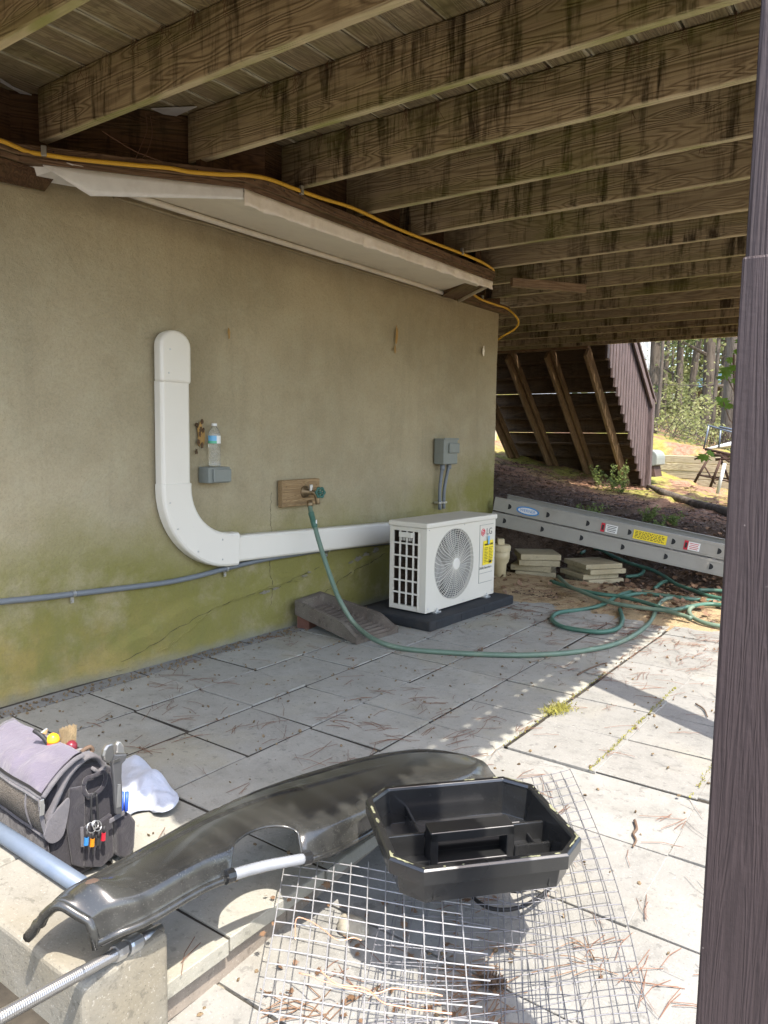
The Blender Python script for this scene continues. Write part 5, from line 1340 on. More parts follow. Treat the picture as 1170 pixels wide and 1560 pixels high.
for _ in range(500):
    s_ = r6.choice((0,1,1,2)); p = Vector((XE+S*s_+r6.gauss(0,.004)-.012*s_, r6.uniform(2.9, 4.2), .0)); mo.tube([p, p+Vector((r6.gauss(0,.003), r6.gauss(0,.003), r6.uniform(.002,.007)))], .002, 3)
tag(mo.build('moss', M['moss'], None), 'yellow green moss growing in the paver joints', 'moss', kind='stuff')
def twig_thing(px_pts, r_, lab):
    t = MB(); pp = smoothpath([gat(px, py, r_) for px, py in px_pts], 4); t.tube(pp, [r_*(1-.5*i/len(pp)) for i in range(len(pp))], 6)
    o = t.build('twig', M['twig'], None, smooth=True); tag(o, lab, 'twig')
twig_thing([(967,1250),(970,1262),(965,1270),(969,1280),(964,1290)], .006, 'short dark bent twig on the sunlit paver right of the tray')
twig_thing([(880,1028),(895,1020),(915,1012),(925,1010)], .006, 'curved twig on the shaded paver near the pale hose')
twig_thing([(1060,1072),(1072,1080),(1078,1092)], .005, 'small twig in the dark post shadow on the pavers')
#MARK_D
# ================================================================ foreground: black shell
Ux = [(42,1422,.235),(85,1375,.25),(150,1335,.255),(225,1293,.25),(300,1250,.235),(400,1203,.21),(500,1170,.18),(570,1152,.155),(640,1143,.135),(700,1150,.12),(738,1168,.11),(757,1188,.10)]
Lx = [(148,1445,.225),(185,1432,.235),(235,1405,.245),(290,1372,.245),(335,1350,.235),(400,1330,.21),(490,1311,.18),(545,1285,.155),(585,1262,.135),(650,1238,.115),(715,1212,.105),(757,1190,.10)]
UP_ = smoothpath([at(x, y, 'z', z) for x, y, z in Ux], 14); LP_ = smoothpath([at(x, y, 'z', z) for x, y, z in Lx], 14)
NS = len(UP_)-1
def prof_h(s, t):
    end = 1-sstep(.90, 1.0, t)
    base = .006*sstep(0,.03,s)+.014*(sstep(.09,.11,s)-.0)+.011*(sstep(.20,.225,s))
    rg = .007*math.exp(-((s-.33-.12*t)/.018)**2)*sstep(.10,.2,t)*(1-sstep(.55,.7,t))+.008*math.exp(-((s-.16)/.014)**2)
    rise = .034*sstep(.0, .85, s)
    dome = .012*math.sin(math.pi*min(1, s*1.02))**.8
    kn = .036*math.exp(-((t-.085)/.055)**2-((s-.62)/.30)**2)
    drop = -.045*sstep(.90, 1.0, s)**1.5
    arch = .028*math.exp(-(t/.035)**2)*math.exp(-((s-.45)/.22)**2)
    return (base+rise+rg+dome+kn+arch)*end+drop*1.18*end
def shell_pt(s, t):
    f = t*NS; i = min(int(f), NS-1); g = f-i; return lerp(lerp(UP_[i], UP_[i+1], g), lerp(LP_[i], LP_[i+1], g), s)+Vector((0, 0, prof_h(s, t)))
shell = thing('plastic_shell', 'long dusty black plastic shell lying upside down across the block edge', 'plastic shell', UP_[NS//2])
def smax(t):
    q = 1-((t-.452)/.060)**2
    return 1-.20*math.sqrt(q) if q > 0 else 1.0
b = MB(); nu, nv = 64, 150
for j in range(nv+1):
    for i in range(nu+1): b.v.append(shell_pt(i/nu*smax(j/nv), j/nv))
def hole(s, t): return False
for j in range(nv):
    for i in range(nu):
        if hole((i+.5)/nu, (j+.5)/nv): continue
        o = j*(nu+1)+i; b.f.append((o, o+1, o+nu+2, o+nu+1)); b.m.append(0)
sh_ = b.build('shell_body', M['sled'], shell, smooth=True, solid=.006)
b = MB(); b.tube([shell_pt(0, t/60)+Vector((0,0,-.002)) for t in range(61)], .007, 8); b.build('rim_bead', M['sled'], shell, smooth=True)
rimp = [shell_pt(1, t/60) for t in range(61) if not hole(1, t/60)]
for grp_ in ([p for t, p in [(t/60, shell_pt(1, t/60)) for t in range(61)] if t < .40], [p for t, p in [(t/60, shell_pt(1, t/60)) for t in range(61)] if t > .51]):
    b = MB(); b.tube(grp_, .010, 8); b.build('rim_bead', M['sled'], shell, smooth=True)
b = MB(); b.tube([shell_pt(s/20, 0)+Vector((0,0,-.010)) for s in range(21)], .012, 8); b.build('end_bead', M['sled'], shell, smooth=True)
b = MB(); ts_ = [.385+.135*k/14 for k in range(15)]; b.tube([shell_pt(1, t)+Vector((0,0,.006)) for t in ts_], .0145, 10); b.build('clear_tube', plain('milky_plastic', (.26,.275,.29), .2, .2, .15, 20), shell, smooth=True)
for t in (.385, .52):
    b = MB(); q = shell_pt(1, t)+Vector((0,0,.006)); d = (shell_pt(1, t+.01)-shell_pt(1, t-.01)).normalized(); b.tube([q-d*.012, q+d*.012], .018, 10); b.build('tube_collar', M['tote'], shell)
b = MB(); b.grid(lambda u, v: shell_pt(.60+.085*v*math.cos(u*6.2832)*(1+.3*noise.noise(Vector((math.cos(u*6.2832)*2, math.sin(u*6.2832)*2, 1)))), .082+.026*v*math.sin(u*6.2832)*(1+.4*noise.noise(Vector((math.cos(u*6.2832)*2, math.sin(u*6.2832)*2, 5)))))+Vector((0,0,.0040-.0012*v)), 30, 6); b.build('mud_smear', M['mud'], shell, smooth=True, fixn=False)

# ---- threaded rod with clamp under the shell
rod = thing('threaded_rod', 'shiny threaded steel rod entering from the lower left under the shell', 'threaded rod', dep(60, 1515, 1.4))
ra, rb_ = dep(-60, 1583, 1.33), dep(176, 1453, 1.70); n = 150
b = MB(); b.tube([lerp(ra, rb_, k/n) for k in range(n+1)], [.0132+(.0009 if k % 2 else -.0004)+(-.0006 if k > 108 else 0) for k in range(n+1)], 14); b.build('rod_thread', M['steel'], rod, smooth=False)
dr = (rb_-ra).normalized(); b = MB(); b.lathe(rb_-dr*.005, dr, [(.018,0),(.019,.01),(.019,.03),(.016,.034)], 8); b.lathe(rb_+dr*.034, dr, [(.019,0),(.021,.008),(.021,.04),(.016,.05)], 16); b.build('clamp_collar', M['zinc'], rod, smooth=False)
b = MB(); b.tube([rb_+dr*.08, rb_+dr*.16], .014, 10); b.build('rod_shank', M['steel'], rod, smooth=True)

# ---- painted pipe on the footing
pp_ = thing('steel_pipe', 'pale blue grey painted pipe lying along the back edge of the footing', 'pipe', at(60, 1300, 'z', .175))
pa_, pb_ = at(-120, 1189, 'z', .176), at(170, 1380, 'z', .176)
b = MB(); b.tube([pa_, lerp(pa_, pb_, .5), pb_], .0235, 16); b.build('pipe_tube', M['pipe'], pp_, smooth=True)

# ================================================================ tool bag
bag = thing('tool_bag', 'black and lilac grey canvas tool bag with tan mesh front pocket', 'tool bag', (-2.25, 1.25, 0))
def bagpt(y, z, u):                                     # u: 0 near end (x=-2.0) .. 1 far end
    return Vector((-2.0-.52*u, y+.07*u*(.5+z)+(.006*noise.noise(Vector((u*4, y*9, z*9)))), z*(1-.10*u)+.004*noise.noise(Vector((u*5+3, y*8, z*8)))))
def loft(prof_, u0, u1, nu_=24, sc=1.0, mb=None, sag=0.0, cap=True):
    mb = mb or MB(); n_ = len(prof_); vs = []
    for k in range(nu_+1):
        u = lerp(u0, u1, k/nu_)
        for (y, z) in prof_:
            p = bagpt(y, z, u); bulge = math.sin(math.pi*k/nu_)
            vs.append(p+Vector((0, -sag*bulge, sag*.3*bulge)))
    fs = [(k*n_+i, k*n_+i+1, (k+1)*n_+i+1, (k+1)*n_+i) for k in range(nu_) for i in range(n_-1)]
    if cap: fs += [(k*n_+n_-1, k*n_, (k+1)*n_, (k+1)*n_+n_-1) for k in range(nu_)]+[tuple(range(n_)), tuple(nu_*n_+n_-1-i for i in range(n_))]
    mb.add(vs, fs); return mb
body = [(1.165,.004),(1.125,.10),(1.118,.19),(1.125,.29),(1.17,.325),(1.23,.345),(1.29,.335),(1.345,.30),(1.38,.22),(1.395,.10),(1.39,.004)]
loft(body, .005, .99).build('bag_body', M['bag_black'], bag, bevel=.012, seg=3, smooth=False)
def curve_prof(pts, n=4): return [(p.x, p.y) for p in smoothpath([Vector((a_, b_, 0)) for a_, b_ in pts], n)]
lid = curve_prof([(1.103,.305),(1.128,.335),(1.165,.362),(1.205,.384),(1.235,.388)])
def lidf(u_, v_):
    f = v_*(len(lid)-1); i = min(int(f), len(lid)-2); y, z = lerp(lid[i][0], lid[i+1][0], f-i), lerp(lid[i][1], lid[i+1][1], f-i)
    p = bagpt(y, z, lerp(-.03, .98, u_)); w_ = math.sin(math.pi*min(1,v_*1.6))*math.sin(math.pi*u_)
    return p+Vector((0, -.004, .004))*w_*3+Vector((0,.004,-.010))*math.exp(-((u_-.38)/.06)**2-((v_-.35)/.22)**2)+Vector((0,0,.006*noise.noise(Vector((u_*5, v_*3, 2)))))
b = MB(); b.grid(lidf, 50, 22); b.build('bag_lid', M['bag_lilac'], bag, smooth=True, solid=.006)
b = MB(); b.tube([lidf(0, k/24)+Vector((.002,0,0)) for k in range(25)], .0075, 8); b.tube([lidf(1, k/24) for k in range(25)], .0075, 8); b.tube([lidf(k/40, 0)+Vector((0,-.001,0)) for k in range(41)], .006, 8); b.build('bag_piping', M['bag_grey'], bag, smooth=True)
b = MB()
for k in range(60):
    p = lidf(.012, k/60)+Vector((0,0,.006)); d = (lidf(.012, (k+1)/60)-p).normalized(); b.obox(p, (1,0,0), d, (0,-.5,.8), .0045, .0012, .0022)
for k in range(90):
    p = lidf(k/90, .04)+Vector((0,-.006,.003)); b.obox(p, (1,0,0), (0,.7,.7), (0,-.7,.7), .0012, .004, .0018)
b.build('zipper_teeth', M['ink'], bag)
b = MB(); p = lidf(.0, .0)+Vector((.006,-.006,-.012)); b.obox(p, (0,1,0), (1,0,0), (0,0,1), .006, .003, .010); b.obox(p+Vector((.001,0,-.022)), (0,1,0), (1,0,0), (0,.1,1), .007, .0012, .015); b.build('zipper_pull', M['zinc'], bag, bevel=.001)
# mesh pocket panel and lower black panel
def pan(y0, z0, y1, z1, bul): return lambda u_, v_: bagpt(lerp(y0, y1, v_)-bul*math.sin(math.pi*v_)*(.4+.6*math.sin(math.pi*min(1, u_*1.0+.0))), lerp(z0, z1, v_), lerp(-.012, .98, u_))
b = MB(); b.grid(pan(1.118,.172,1.102,.295,.016), 40, 14); b.build('mesh_pocket', M['bag_mesh'], bag, smooth=True, solid=.004)
b = MB(); b.grid(pan(1.128,.06,1.117,.17,.010), 40, 10); b.build('lower_pocket', M['bag_black'], bag, smooth=True, solid=.005)
b = MB(); f_ = pan(1.118,.172,1.102,.295,.016)
for vv in (0, 1): b.tube([f_(k/30, vv)+Vector((0,-.003,0)) for k in range(31)], .0055, 8)
b.tube([f_(0, k/12)+Vector((.002,-.002,0)) for k in range(13)], .006, 8); b.tube([f_(.17, k/12)+Vector((0,-.004,0)) for k in range(13)], .003, 6); b.build('pocket_binding', M['bag_grey'], bag, smooth=True)
# grey strap flap wrapping over the near end
E_ = lambda px, py, x=-2.0: at(px, py, 'x', x)
arcp = smoothpath([E_(70,1252), E_(84,1218), E_(101,1183), E_(121,1160), E_(138,1151), E_(152,1156), E_(156,1168), E_(149,1176), E_(140,1170)], 6)
b = MB(); vs = []
for k, p in enumerate(arcp):
    vs += [p+Vector((.014,0,0)), p+Vector((-.055,.0,.004))]
b.add(vs, [(2*k, 2*k+1, 2*k+3, 2*k+2) for k in range(len(arcp)-1)]); b.build('carry_strap', M['bag_grey'], bag, smooth=True, solid=.010)
b = MB(); low = smoothpath([E_(70,1252,-1.992), E_(66,1275,-1.992), E_(78,1284,-1.992), E_(94,1272,-1.992), E_(102,1240,-1.992), E_(104,1215,-1.992), E_(92,1225,-1.992), E_(78,1240,-1.992)], 5); b.prism(low, (.008,0,0)); b.build('side_flap', M['bag_grey'], bag, bevel=.003)
# end pockets
def plate(pts, x, th, mat, nm, bv=.004):
    b = MB(); b.prism([E_(px, py, x) for px, py in pts], (th,0,0)); return b.build(nm, mat, bag, bevel=bv, seg=3)
plate([(104,1200),(126,1196),(128,1322),(108,1316),(100,1260)], -1.998, .012, M['bag_black'], 'end_panel')
plate([(122,1258),(146,1252),(166,1238),(168,1300),(150,1318),(124,1318)], -1.998, .020, M['bag_black'], 'end_pocket')
plate([(167,1245),(186,1232),(196,1245),(194,1285),(184,1302),(170,1300)], -1.998, .042, M['bag_black'], 'wrench_pocket', .010)
plate([(166,1248),(188,1234),(189,1240),(166,1254)], -1.953, .006, M['bag_grey'], 'pocket_binding', .002)
plate([(122,1260),(126,1259),(127,1290),(123,1290)], -1.975, .004, M['bag_grey'], 'webbing_loop', .001)
b = MB(); lp_ = smoothpath([E_(x_, y_, -1.985) for x_, y_ in ((128,1196),(132,1186),(148,1180),(158,1176),(161,1184),(157,1198),(146,1209),(134,1212),(128,1204),(128,1196))], 4); b.tube(lp_, .0065, 8); b.build('webbing_loop', M['bag_black'], bag, smooth=True)
# tools in the bag
wr = thing('adjustable_wrench', 'dark steel adjustable wrench standing in the end pocket of the bag', 'wrench', E_(178, 1235, -1.93))
XW = -1.94; pj_ = lambda l: [E_(x_/5.571, 1085+y_/5.571, XW) for x_, y_ in l]
b = MB(); b.prism(pj_([(905,400),(930,430),(945,560),(955,760),(965,860),(1015,850),(1020,700),(1012,540),(1015,430),(1045,400),(1060,350),(1050,345),(960,350),(935,340)]), (.014,0,0)); b.build('handle', M['brass'] if False else plain('gunmetal', (.16,.16,.16), .42, .7, .1, 30), wr, bevel=.004, seg=2)
b = MB(); b.prism(pj_([(850,360),(860,310),(890,265),(925,252),(945,262),(938,300),(945,350),(925,400),(890,425),(858,400)]), (.017,0,0)); b.build('fixed_jaw', M['steel'], wr, bevel=.005, seg=2)
b = MB(); b.prism(pj_([(970,270),(985,240),(1010,245),(1035,285),(1040,345),(970,345)]), (.013,0,0)); b.build('moving_jaw', M['zinc'], wr, bevel=.004, seg=2)
b = MB(); b.prism(pj_([(965,800),(975,600),(1000,600),(1003,790)]), (.0165,0,0)); b.build('handle_web', plain('gunmetal_light', (.24,.24,.23), .5, .6, .1), wr, bevel=.001)
b = MB(); q = (E_(990/5.571, 1085+412/5.571, XW+.016))
for k in range(6): b.tube([q+Vector((0,-.010+.004*k,-.004)), q+Vector((.002,-.010+.004*k,.006))], .0018, 5)
b.build('adjusting_screw', M['steel'], wr)
ky = thing('key_rings', 'split rings with blue, orange, black and red anodised tags hanging from a black carabiner', 'key rings', E_(143, 1255, -1.95))
b = MB(); b.tube(smoothpath([E_(x_,y_,-1.962) for x_,y_ in ((146,1208),(140,1212),(139,1235),(141,1255),(146,1258),(149,1252),(148,1225),(147,1210))], 4), .0035, 6); b.build('carabiner', M['ink'], ky, smooth=True)
for cx_, cy_, rr0 in ((139,1261,8),(148,1258,8),(145,1256,6)):
    b = MB(); b.tube([E_(cx_+math.cos(a_)*rr0*.8, cy_+math.sin(a_)*rr0, -1.955+.004*math.sin(a_)) for a_ in [2*math.pi*k/18 for k in range(19)]], .0016, 5); b.build('split_ring', M['zinc'], ky, smooth=True)
for cx_, cy_, m_ in ((131,1281,'lblue'),(140,1283,'orangepl'),(149,1281,'ink'),(157,1274,'redan')):
    b = MB(); top = E_(cx_+2, cy_-16, -1.953); mid = E_(cx_+1, cy_-5, -1.95); bot = E_(cx_, cy_+6, -1.95); b.tube([top, mid], .004, 8); b.build('tag_stem', M['ink'], ky, smooth=True); b = MB(); b.tube([mid, bot], [.0062,.0072], 10); b.build('anodised_tag', M[m_], ky, smooth=False)
b = MB(); b.tube([E_(141,1290,-1.95), E_(142,1302,-1.952)], .002, 6); b.build('tag_chain', M['ink'], ky)
sc = thing('screwdriver', 'screwdriver with red and amber ball handle sticking out behind the bag lid', 'screwdriver', E_(80, 1115, -2.2))
XS = -2.17; q0, q1 = E_(81,1145,XS), E_(81,1110,XS); d = (q1-q0).normalized()
b = MB(); b.lathe(q0-d*.08, d, [(.012,0),(.012,.06),(.019,.075),(.020,.10),(.020,.112)], 16); b.build('grip', M['rubber_red'], sc, smooth=True)
b = MB(); b.lathe(q0-d*.08+d*.112, d, [(.0202,0),(.0195,.008),(.016,.020),(.008,.026),(.002,.028)], 16); b.build('handle_cap', M['amber'], sc, smooth=True)
br = thing('paint_brush', 'bristle paint brush standing upside up behind the bag lid', 'brush', E_(103, 1115, -2.17))
q0, q1 = E_(104,1150,XS+.0), E_(104,1108,XS); b = MB()
for _ in range(420):
    ox, oy = rnd.uniform(-.020,.020), rnd.uniform(-.010,.010); p = q0+Vector((oy,ox,.0)); b.tube([p, p+Vector((oy*.25, ox*.18, 0))+(q1-q0)*rnd.uniform(.88,1.05)], .0007, 3, cap=False)
b.build('bristles', M['bristle'], br, kind='stuff')
b = MB(); b.obox(q0-Vector((0,0,.02)), (1,0,0), (0,1,0), (0,0,1), .012, .022, .03); b.build('ferrule', M['zinc'], br, bevel=.004)
fl = thing('maroon_handle', 'glossy maroon tool handle end beside the brush', 'tool handle', E_(104, 1132, -2.13))
q = E_(104,1140,-2.12); b = MB(); b.lathe(q-Vector((0,0,.06)), (.1,.1,1), [(.013,0),(.017,.04),(.019,.06),(.017,.075),(.008,.084)], 16); b.build('handle', M['maroon'], fl, smooth=True)
pl_ = thing('pliers', 'black handled pliers with grey tip behind the bag lid', 'pliers', E_(62, 1115, -2.25))
b = MB(); b.tube(smoothpath([E_(52,1113,-2.22), E_(60,1118,-2.2), E_(70,1128,-2.18), E_(76,1140,-2.17)], 4), .007, 8); b.build('grip', M['ink'], pl_, smooth=True)
b = MB(); b.prism([E_(60,1116,-2.2), E_(70,1108,-2.2), E_(72,1110,-2.2), E_(69,1120,-2.2)], (.008,0,0)); b.build('jaw', M['zinc'], pl_, bevel=.002)
pk = thing('pocket_knob', 'dark leather zip tab on top of the bag', 'tab', E_(134,1142,-2.03)); b = MB(); b.tube(smoothpath([E_(124,1146,-2.03), E_(130,1141,-2.03), E_(137,1138,-2.03), E_(141,1143,-2.03), E_(135,1149,-2.03)], 4), .007, 8); b.build('tab_strap', M['twig'], pk, smooth=True)
pn = thing('blue_pen', 'blue marker pens clipped in the pocket beside the wrench', 'pen', E_(192, 1220, -1.97))
for px, w_ in ((192,.006),(186,.004)):
    b = MB(); b.tube([E_(px, 1236, -1.955), E_(px+1.5, 1206, -1.965)], w_, 10); b.build('pen_body', M['bluepl'], pn, smooth=True)

# ---- white rag
rg = MB(); rc_ = at(232, 1203, 'z', .02)
out_ = smoothpath([at(x_, y_, 'z', .012) for x_, y_ in ((178,1160),(196,1154),(212,1160),(224,1166),(246,1188),(264,1206),(272,1222),(268,1236),(255,1242),(238,1240),(228,1232),(205,1236),(186,1240),(172,1200),(178,1160))], 4)[:-1]
no = len(out_); rings_ = 14; vs = []
for j in range(rings_+1):
    t = j/rings_
    for k, p in enumerate(out_):
        q = lerp(rc_, p, t); hgt = .075*(1-t**3)*(.8+.35*noise.noise(Vector((q.x*9, q.y*9, 3))))+.016*noise.noise(Vector((q.x*22, q.y*22, 1)))*math.sin(t*2.6)
        crl = .028*max(0, math.cos((k/no-.50)*9))*sstep(.8,1,t)
        vs.append(Vector((q.x, q.y, .006+max(0, hgt)+crl)))
rg.add(vs, [(j*no+k, j*no+(k+1)%no, (j+1)*no+(k+1)%no, (j+1)*no+k) for j in range(rings_) for k in range(no)])
tag(rg.build('white_rag', M['rag'], None, smooth=True, solid=.005), 'crumpled white cloth lying on the pavers behind the tool bag', 'rag')

# ================================================================ tote tray
RC = [at(x_, y_, 'z', .30) for x_, y_ in ((566,1210),(580,1198),(788,1180),(809,1191),(874,1286),(863,1307),(629,1334),(603,1313))]
tcn = sum(RC, Vector())/8; tu = ((RC[5]-RC[6])+(RC[2]-RC[1])).normalized(); tv = Vector((-tu.y, tu.x, 0))
hx = max(abs((p-tcn).dot(tu)) for p in RC)-.002; hy = max(abs((p-tcn).dot(tv)) for p in RC)-.012
tote = thing('tool_tray', 'black plastic carry tray with centre handle resting on the wire mesh', 'tool tray', tcn-Vector((0,0,.13)))
MT = rot_frame((tcn.x, tcn.y, 0), tu)
def octo(ax_, ay_, c, z): return [(ax_-c,-ay_,z),(ax_,-ay_+c,z),(ax_,ay_-c,z),(ax_-c,ay_,z),(-ax_+c,ay_,z),(-ax_,ay_-c,z),(-ax_,-ay_+c,z),(-ax_+c,-ay_,z)]
def ringloft(levels):
    b = MB(); vs = sum(levels, []); n_ = 8; fs = [(k*n_+i, k*n_+(i+1)%n_, (k+1)*n_+(i+1)%n_, (k+1)*n_+i) for k in range(len(levels)-1) for i in range(n_)]; b.add(vs, fs); return b
ZB = .198
b = ringloft([octo(hx-.018,hy-.018,.058,.298), octo(hx-.032,hy-.032,.052,ZB), octo(.01,.01,.003,ZB)]); xf(b, MT).build('tray_shell', M['tote'], tote, solid=.004, bevel=.003)
b = ringloft([octo(hx,hy,.070,.262), octo(hx+.001,hy+.001,.070,.297), octo(hx-.004,hy-.004,.068,.302), octo(hx-.017,hy-.017,.060,.302), octo(hx-.020,hy-.020,.060,.294)]); xf(b, MT).build('tray_rim', M['tote'], tote, solid=.003, bevel=.0015)
b = MB()
rr7 = random.Random(4); o1, o2 = octo(hx-.002,hy-.002,.069,.3035), octo(hx-.015,hy-.015,.061,.3035)
for k in range(8):
    p, q, p2, q2 = Vector(o1[k]), Vector(o1[(k+1)%8]), Vector(o2[k]), Vector(o2[(k+1)%8]); n_ = max(2, int((q-p).length/.006))
    n_ *= 2
    for j in range(n_):
        a0, a1 = j/n_, (j+1)/n_; pm = lerp(p, q, a0); nn = noise.noise(pm*28)+.4*noise.noise(pm*90)
        if nn < (-.12 if (q-p).length < .15 else .16): continue
        w0 = .35-.3*min(1, abs(nn)*2)+.1*noise.noise(pm*70); w1 = w0+.12+.7*min(1, abs(nn)*1.5)*rr7.uniform(.7,1)
        b.add([lerp(lerp(p,q,a0),lerp(p2,q2,a0),w0), lerp(lerp(p,q,a1),lerp(p2,q2,a1),w0), lerp(lerp(p,q,a1),lerp(p2,q2,a1),w1), lerp(lerp(p,q,a0),lerp(p2,q2,a0),w1)], [(0,1,2,3)])
xf(b, MT).build('pollen_dust', plain('pollen', (.26,.26,.15), .9, 0, .5, 80), tote, kind='stuff')
ihx, ihy = hx-.042, hy-.042
b = MB()                                                # handle arch in the middle, one wall with an opening
hw2 = .120; y_a, y_b = -.042, .018
def wallprof(xa, xb, z0, z1): b.box((xa, y_a, z0), (xb, y_b, z1))
wallprof(-hw2, -hw2+.022, ZB, .288); wallprof(hw2-.022, hw2, ZB, .288); wallprof(-hw2, hw2, .262, .290); wallprof(-hw2, hw2, ZB, .205)
xf(b, MT).build('carry_handle', M['tote'], tote, bevel=.006, seg=3)
b = MB(); b.box((hw2+.001, y_a-.004, ZB), (ihx+.008, y_a+.006, .232)); b.box((hw2+.001, y_b-.006, ZB), (ihx+.012, y_b+.004, .262)); b.box((hw2+.06, y_a, ZB), (hw2+.066, y_b, .232)); b.box((hw2, y_a, .205), (ihx+.005, y_b, .211))
xf(b, MT).build('divider', M['tote'], tote, bevel=.003)
b = MB(); b.box((-ihx-.01, y_b-.006, ZB), (-hw2-.001, y_b+.004, .262)); b.box((-ihx-.006, y_a-.004, ZB), (-hw2-.001, y_a+.004, .215)); b.box((-ihx-.004, y_a, .19), (-hw2, y_b, .196)); b.box((-hw2-.012, y_b, ZB), (-hw2-.004, ihy+.02, .25))
xf(b, MT).build('divider', M['tote'], tote, bevel=.003)
b = MB(); b.box((-ihx, y_b+.005, .170), (ihx, ihy+.004, .176)); b.grid(lambda u, v: Vector((lerp(-hw2,hw2+.04,u), lerp(y_b+.002, y_b+.06, v), .262-.045*math.sin(v*1.5))), 6, 8); xf(b, MT).build('inner_shelf', M['tote'], tote, solid=.004)
b = MB()
for sx_ in (-1, 1): b.box((sx_*(hx-.105)-.003, -hy+.026, ZB+.004), (sx_*(hx-.105)+.003, -hy+.036, .262))
xf(b, MT).build('corner_seam', M['tote'], tote)
b = MB(); rr8 = random.Random(6)
for _ in range(60):
    p = Vector((.12+rr8.gauss(0,.02), .07+rr8.gauss(0,.012), .178)); b.lathe(p, (0,0,1), [(.004,0),(.002,.003)], 5)
xf(b, MT).build('sawdust', M['litter'], tote, kind='stuff')

# ================================================================ wire mesh sheets
def wires(corners, nu_, nv_, r_, nm, mat, lab, bulge=None, rag=0, seed=1):
    r9 = random.Random(seed); TL, TR, BR, BL = corners; b = MB()
    def P(u, v):
        p = lerp(lerp(TL, TR, u), lerp(BL, BR, u), v)
        if bulge: p = p+bulge(u, v)
        return p
    for i in range(nu_+1):
        u = i/nu_; v0 = -r9.random()*rag*.3; v1 = 1+r9.random()*rag*.2; n_ = 26; b.tube([P(u, lerp(v0, v1, k/n_))+Vector((0,0,r_)) for k in range(n_+1)], r_, 5, cap=False)
    for j in range(nv_+1):
        v = j/nv_; u1 = 1+r9.random()*rag; n_ = 26; b.tube([P(lerp(0, u1, k/n_), v)-Vector((0,0,r_*.6)) for k in range(n_+1)], r_, 5, cap=False)
    o = b.build(nm, mat, None, smooth=True, fixn=False); tag(o, lab, 'wire mesh'); return o
wires([at(436,1305,'z',.09), at(700,1345,'z',.155), at(722,1640,'z',.155), at(384,1610,'z',.17)], 10, 14, .0018, 'wire_mesh', M['wire'], 'bright square galvanised wire mesh sheet in the lower middle foreground',
      lambda u, v: Vector((0,0,.004*math.sin(u*5+v*2)+.004*math.sin(v*9))), .16, 3)
wires([at(640,1215,'z',.0), at(868,1178,'z',.015), at(990,1585,'z',-.085), at(560,1640,'z',-.07)], 15, 22, .0016, 'wire_mesh', M['wire_dark'], 'darker curled wire mesh sheet spread flat over the sunny pavers',
      lambda u, v: Vector((.035*math.sin(v*3.1)*u, 0, .02+.045*math.sin(v*3.0)*(1-u)+.012*math.sin(u*6+v*3))), .0, 5)
wires([at(600,1330,'z',.05), at(845,1352,'z',.03), at(900,1640,'z',.03), at(520,1650,'z',.05)], 13, 13, .0013, 'wire_mesh', M['wire_dark'], 'second layer of dull wire mesh curling under the black tray',
      lambda u, v: Vector((0,.03*math.sin(u*3),.02*math.sin(u*4+v*5))), .05, 8)

# things lying around the mesh
def wire_thing(l, z, r_, mat, lab, nm, cat, seed=0):
    pp = smoothpath([at(380+x_/2.786, 1250+y_/2.786, 'z', z) for x_, y_ in l], 6); b = MB(); b.tube([p+Vector((0,0,.004*noise.noise(p*30))) for p in pp], r_, 6); o = b.build(nm, mat, None, smooth=True); tag(o, lab, cat)
wire_thing([(195,505),(200,415),(250,425),(310,460),(360,500),(400,505),(440,493),(475,505)], .155, .0016, M['copper'], 'short pinkish copper wire hooked on the upper left of the mesh', 'copper_wire', 'wire')
wire_thing([(210,645),(330,685),(440,715),(530,735),(600,715),(680,725),(820,745)], .165, .0018, M['copper'], 'long pinkish copper wire lying across the middle of the mesh', 'copper_wire', 'wire')
wire_thing([(300,640),(370,690),(490,712),(560,768),(620,785),(860,822)], .167, .0018, M['copper'], 'second copper wire crossing below the long one on the mesh', 'copper_wire', 'wire')
b = MB(); lp_ = smoothpath([at(x_, y_, 'z', -.03) for x_, y_ in ((712,1352),(722,1368),(742,1382),(770,1386),(798,1380),(822,1366),(838,1350),(815,1350),(790,1358),(760,1352))], 6); b.tube(lp_, .006, 8); tag(b.build('black_cord', M['cable'], None, smooth=True), 'loop of black cord under the mesh beside the tray', 'cord')
def stone(c, rx, ry, rz, lab, seed, mat='stone'):
    me = bmesh.new(); bmesh.ops.create_icosphere(me, subdivisions=3, radius=1)
    for v in me.verts:
        d = 1+.22*noise.noise(v.co*1.3+Vector((seed,0,0)))+.07*noise.noise(v.co*4); v.co = Vector((v.co.x*rx*d, v.co.y*ry*d, v.co.z*rz*d))+c
    m = bpy.data.meshes.new('stone'); me.to_mesh(m); me.free(); m.materials.append(M[mat])
    for p in m.polygons: p.use_smooth = True
    o = bpy.data.objects.new('stone', m); col.objects.link(o); tag(o, lab, 'stone')
stone(gat(538, 1412, .02), .055, .035, .028, 'white stone on the shaded ground beneath the wire mesh', 3)
pc = thing('pine_cone', 'small brown pine cone lying under the wire mesh', 'pine cone', gat(750, 1494, .02))
b = MB(); q = gat(750, 1494, .025); ax = Vector((.8,.3,.1)).normalized()
for k in range(60):
    f = k/60; a_ = k*2.4; rr0 = .022*math.sin(math.pi*(.15+.8*f)); u_ = ax.orthogonal().normalized(); v_ = ax.cross(u_); d = u_*math.cos(a_)+v_*math.sin(a_); p = q+ax*(f-.5)*.07
    b.add([p, p+d*rr0+ax*.004+ax.cross(d)*.006, p+d*(rr0+.004)+ax*.008, p+d*rr0+ax*.004-ax.cross(d)*.006], [(0,1,2,3)])
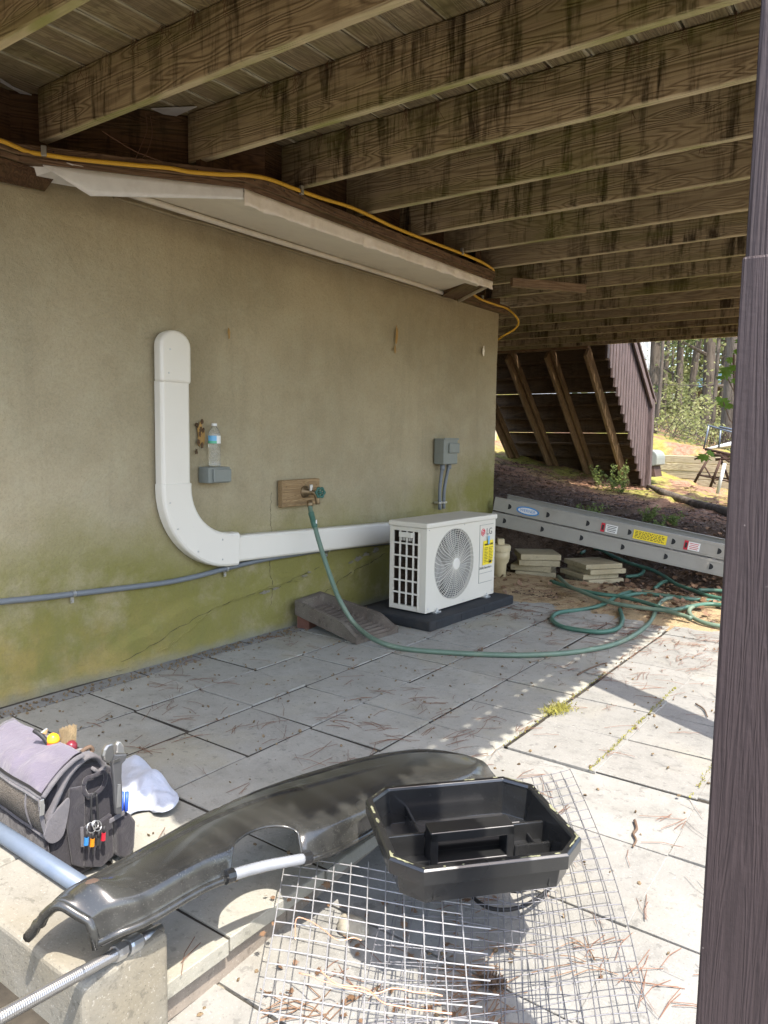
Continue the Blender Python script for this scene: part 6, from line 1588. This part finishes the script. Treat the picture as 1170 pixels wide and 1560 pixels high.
b.lathe(q-ax*.03, ax, [(.006,0),(.014,.03),(.006,.06)], 8); b.build('scales', M['twig'], pc)
lf_ = MB(); r6 = random.Random(31)
for _ in range(70):
    c = gat(r6.uniform(400, 760), r6.uniform(1340, 1555), .012); maple_leaf(lf_, c, Vector((r6.gauss(0,.4), r6.gauss(0,.4), 1)), Vector((r6.gauss(0,1), r6.gauss(0,1), 0)), r6.uniform(.010,.022))
nd = lf_
for cx_, cy_, n_ in ((720,1500,34),(760,1440,10),(660,1470,8),(870,1465,12),(450,1540,18),(740,1540,20)):
    for _ in range(n_): p = gat(cx_+r6.gauss(0,28), cy_+r6.gauss(0,16), .006); needle(nd, p, r6.gauss(1.0,.7), r6.uniform(.05,.14), .0011)
tag(lf_.build('mesh_litter', M['litter'], None, fixn=False), 'dead leaves and needles caught beneath the wire mesh', 'leaf litter', kind='stuff')

# ================================================================ sub-parts: hang pieces on the part they belong to
SUB = {'outdoor_unit': {'guard_hub':'fan_guard','label_print':'energy_label','label_heading':'energy_label','tape_strip':'energy_label','logo_face':'logo_disc','unit_lettering':'front_panel','logo_lettering':'front_panel','panel_outline':'front_panel','end_grille':'end_frame','fan_hub':'fan_blades','grab_handle':'end_frame'},
       'extension_ladder': {'sticker_print':'sticker','sticker_symbol':'sticker','logo_oval':'logo_sticker','logo_lettering':'logo_sticker'},
       'house': {'wall_patch':'stucco_wall','parge_ridge':'stucco_wall','hairline_crack':'stucco_wall','soffit_trim':'soffit_panel'},
       'tool_tray': {'pollen_dust':'tray_rim','corner_seam':'tray_shell','sawdust':'tray_shell'},
       'tool_bag': {'zipper_teeth':'bag_lid','zipper_pull':'bag_lid','bag_piping':'bag_lid','pocket_binding':'mesh_pocket'},
       'disconnect_box': {'hasp_plate':'box_body','lid_lip':'box_body','tag_print':'paper_tag','conduit_strap':'conduit_whip'},
       'pipe_cover': {'screw':'cover'}, 'garden_hose': {'hose_tag':'hose_shank'}, 'plastic_shell': {'mud_smear':'shell_body','tube_collar':'clear_tube','rim_bead':'shell_body','end_bead':'shell_body'},
       'water_bottle': {'label_band':'label'}, 'outlet_box': {'flip_cover':'box_body'}, 'equipment_pad': {'pad_recess':'pad_slab'}, 'wooden_deck': {'post_sleeve':'support_post'}, 'key_rings': {'tag_chain':'anodised_tag'}}
def ctr(o): return sum((Vector(c) for c in o.bound_box), Vector())/8
base = lambda n: n.rsplit('.', 1)[0] if n[-3:].isdigit() and '.' in n else n
bpy.context.view_layer.update()
for root in [o for o in col.objects if o.type == 'EMPTY' and base(o.name) in SUB]:
    mp = SUB[base(root.name)]; kids = [c for c in root.children if c.type == 'MESH']
    for c in kids:
        w_ = mp.get(base(c.name))
        if not w_: continue
        cand = [k for k in kids if w_ in base(k.name) and k is not c and base(k.name) not in mp and k.parent is root]
        if cand: k = min(cand, key=lambda k: (ctr(k)-ctr(c)).length); c.parent = k
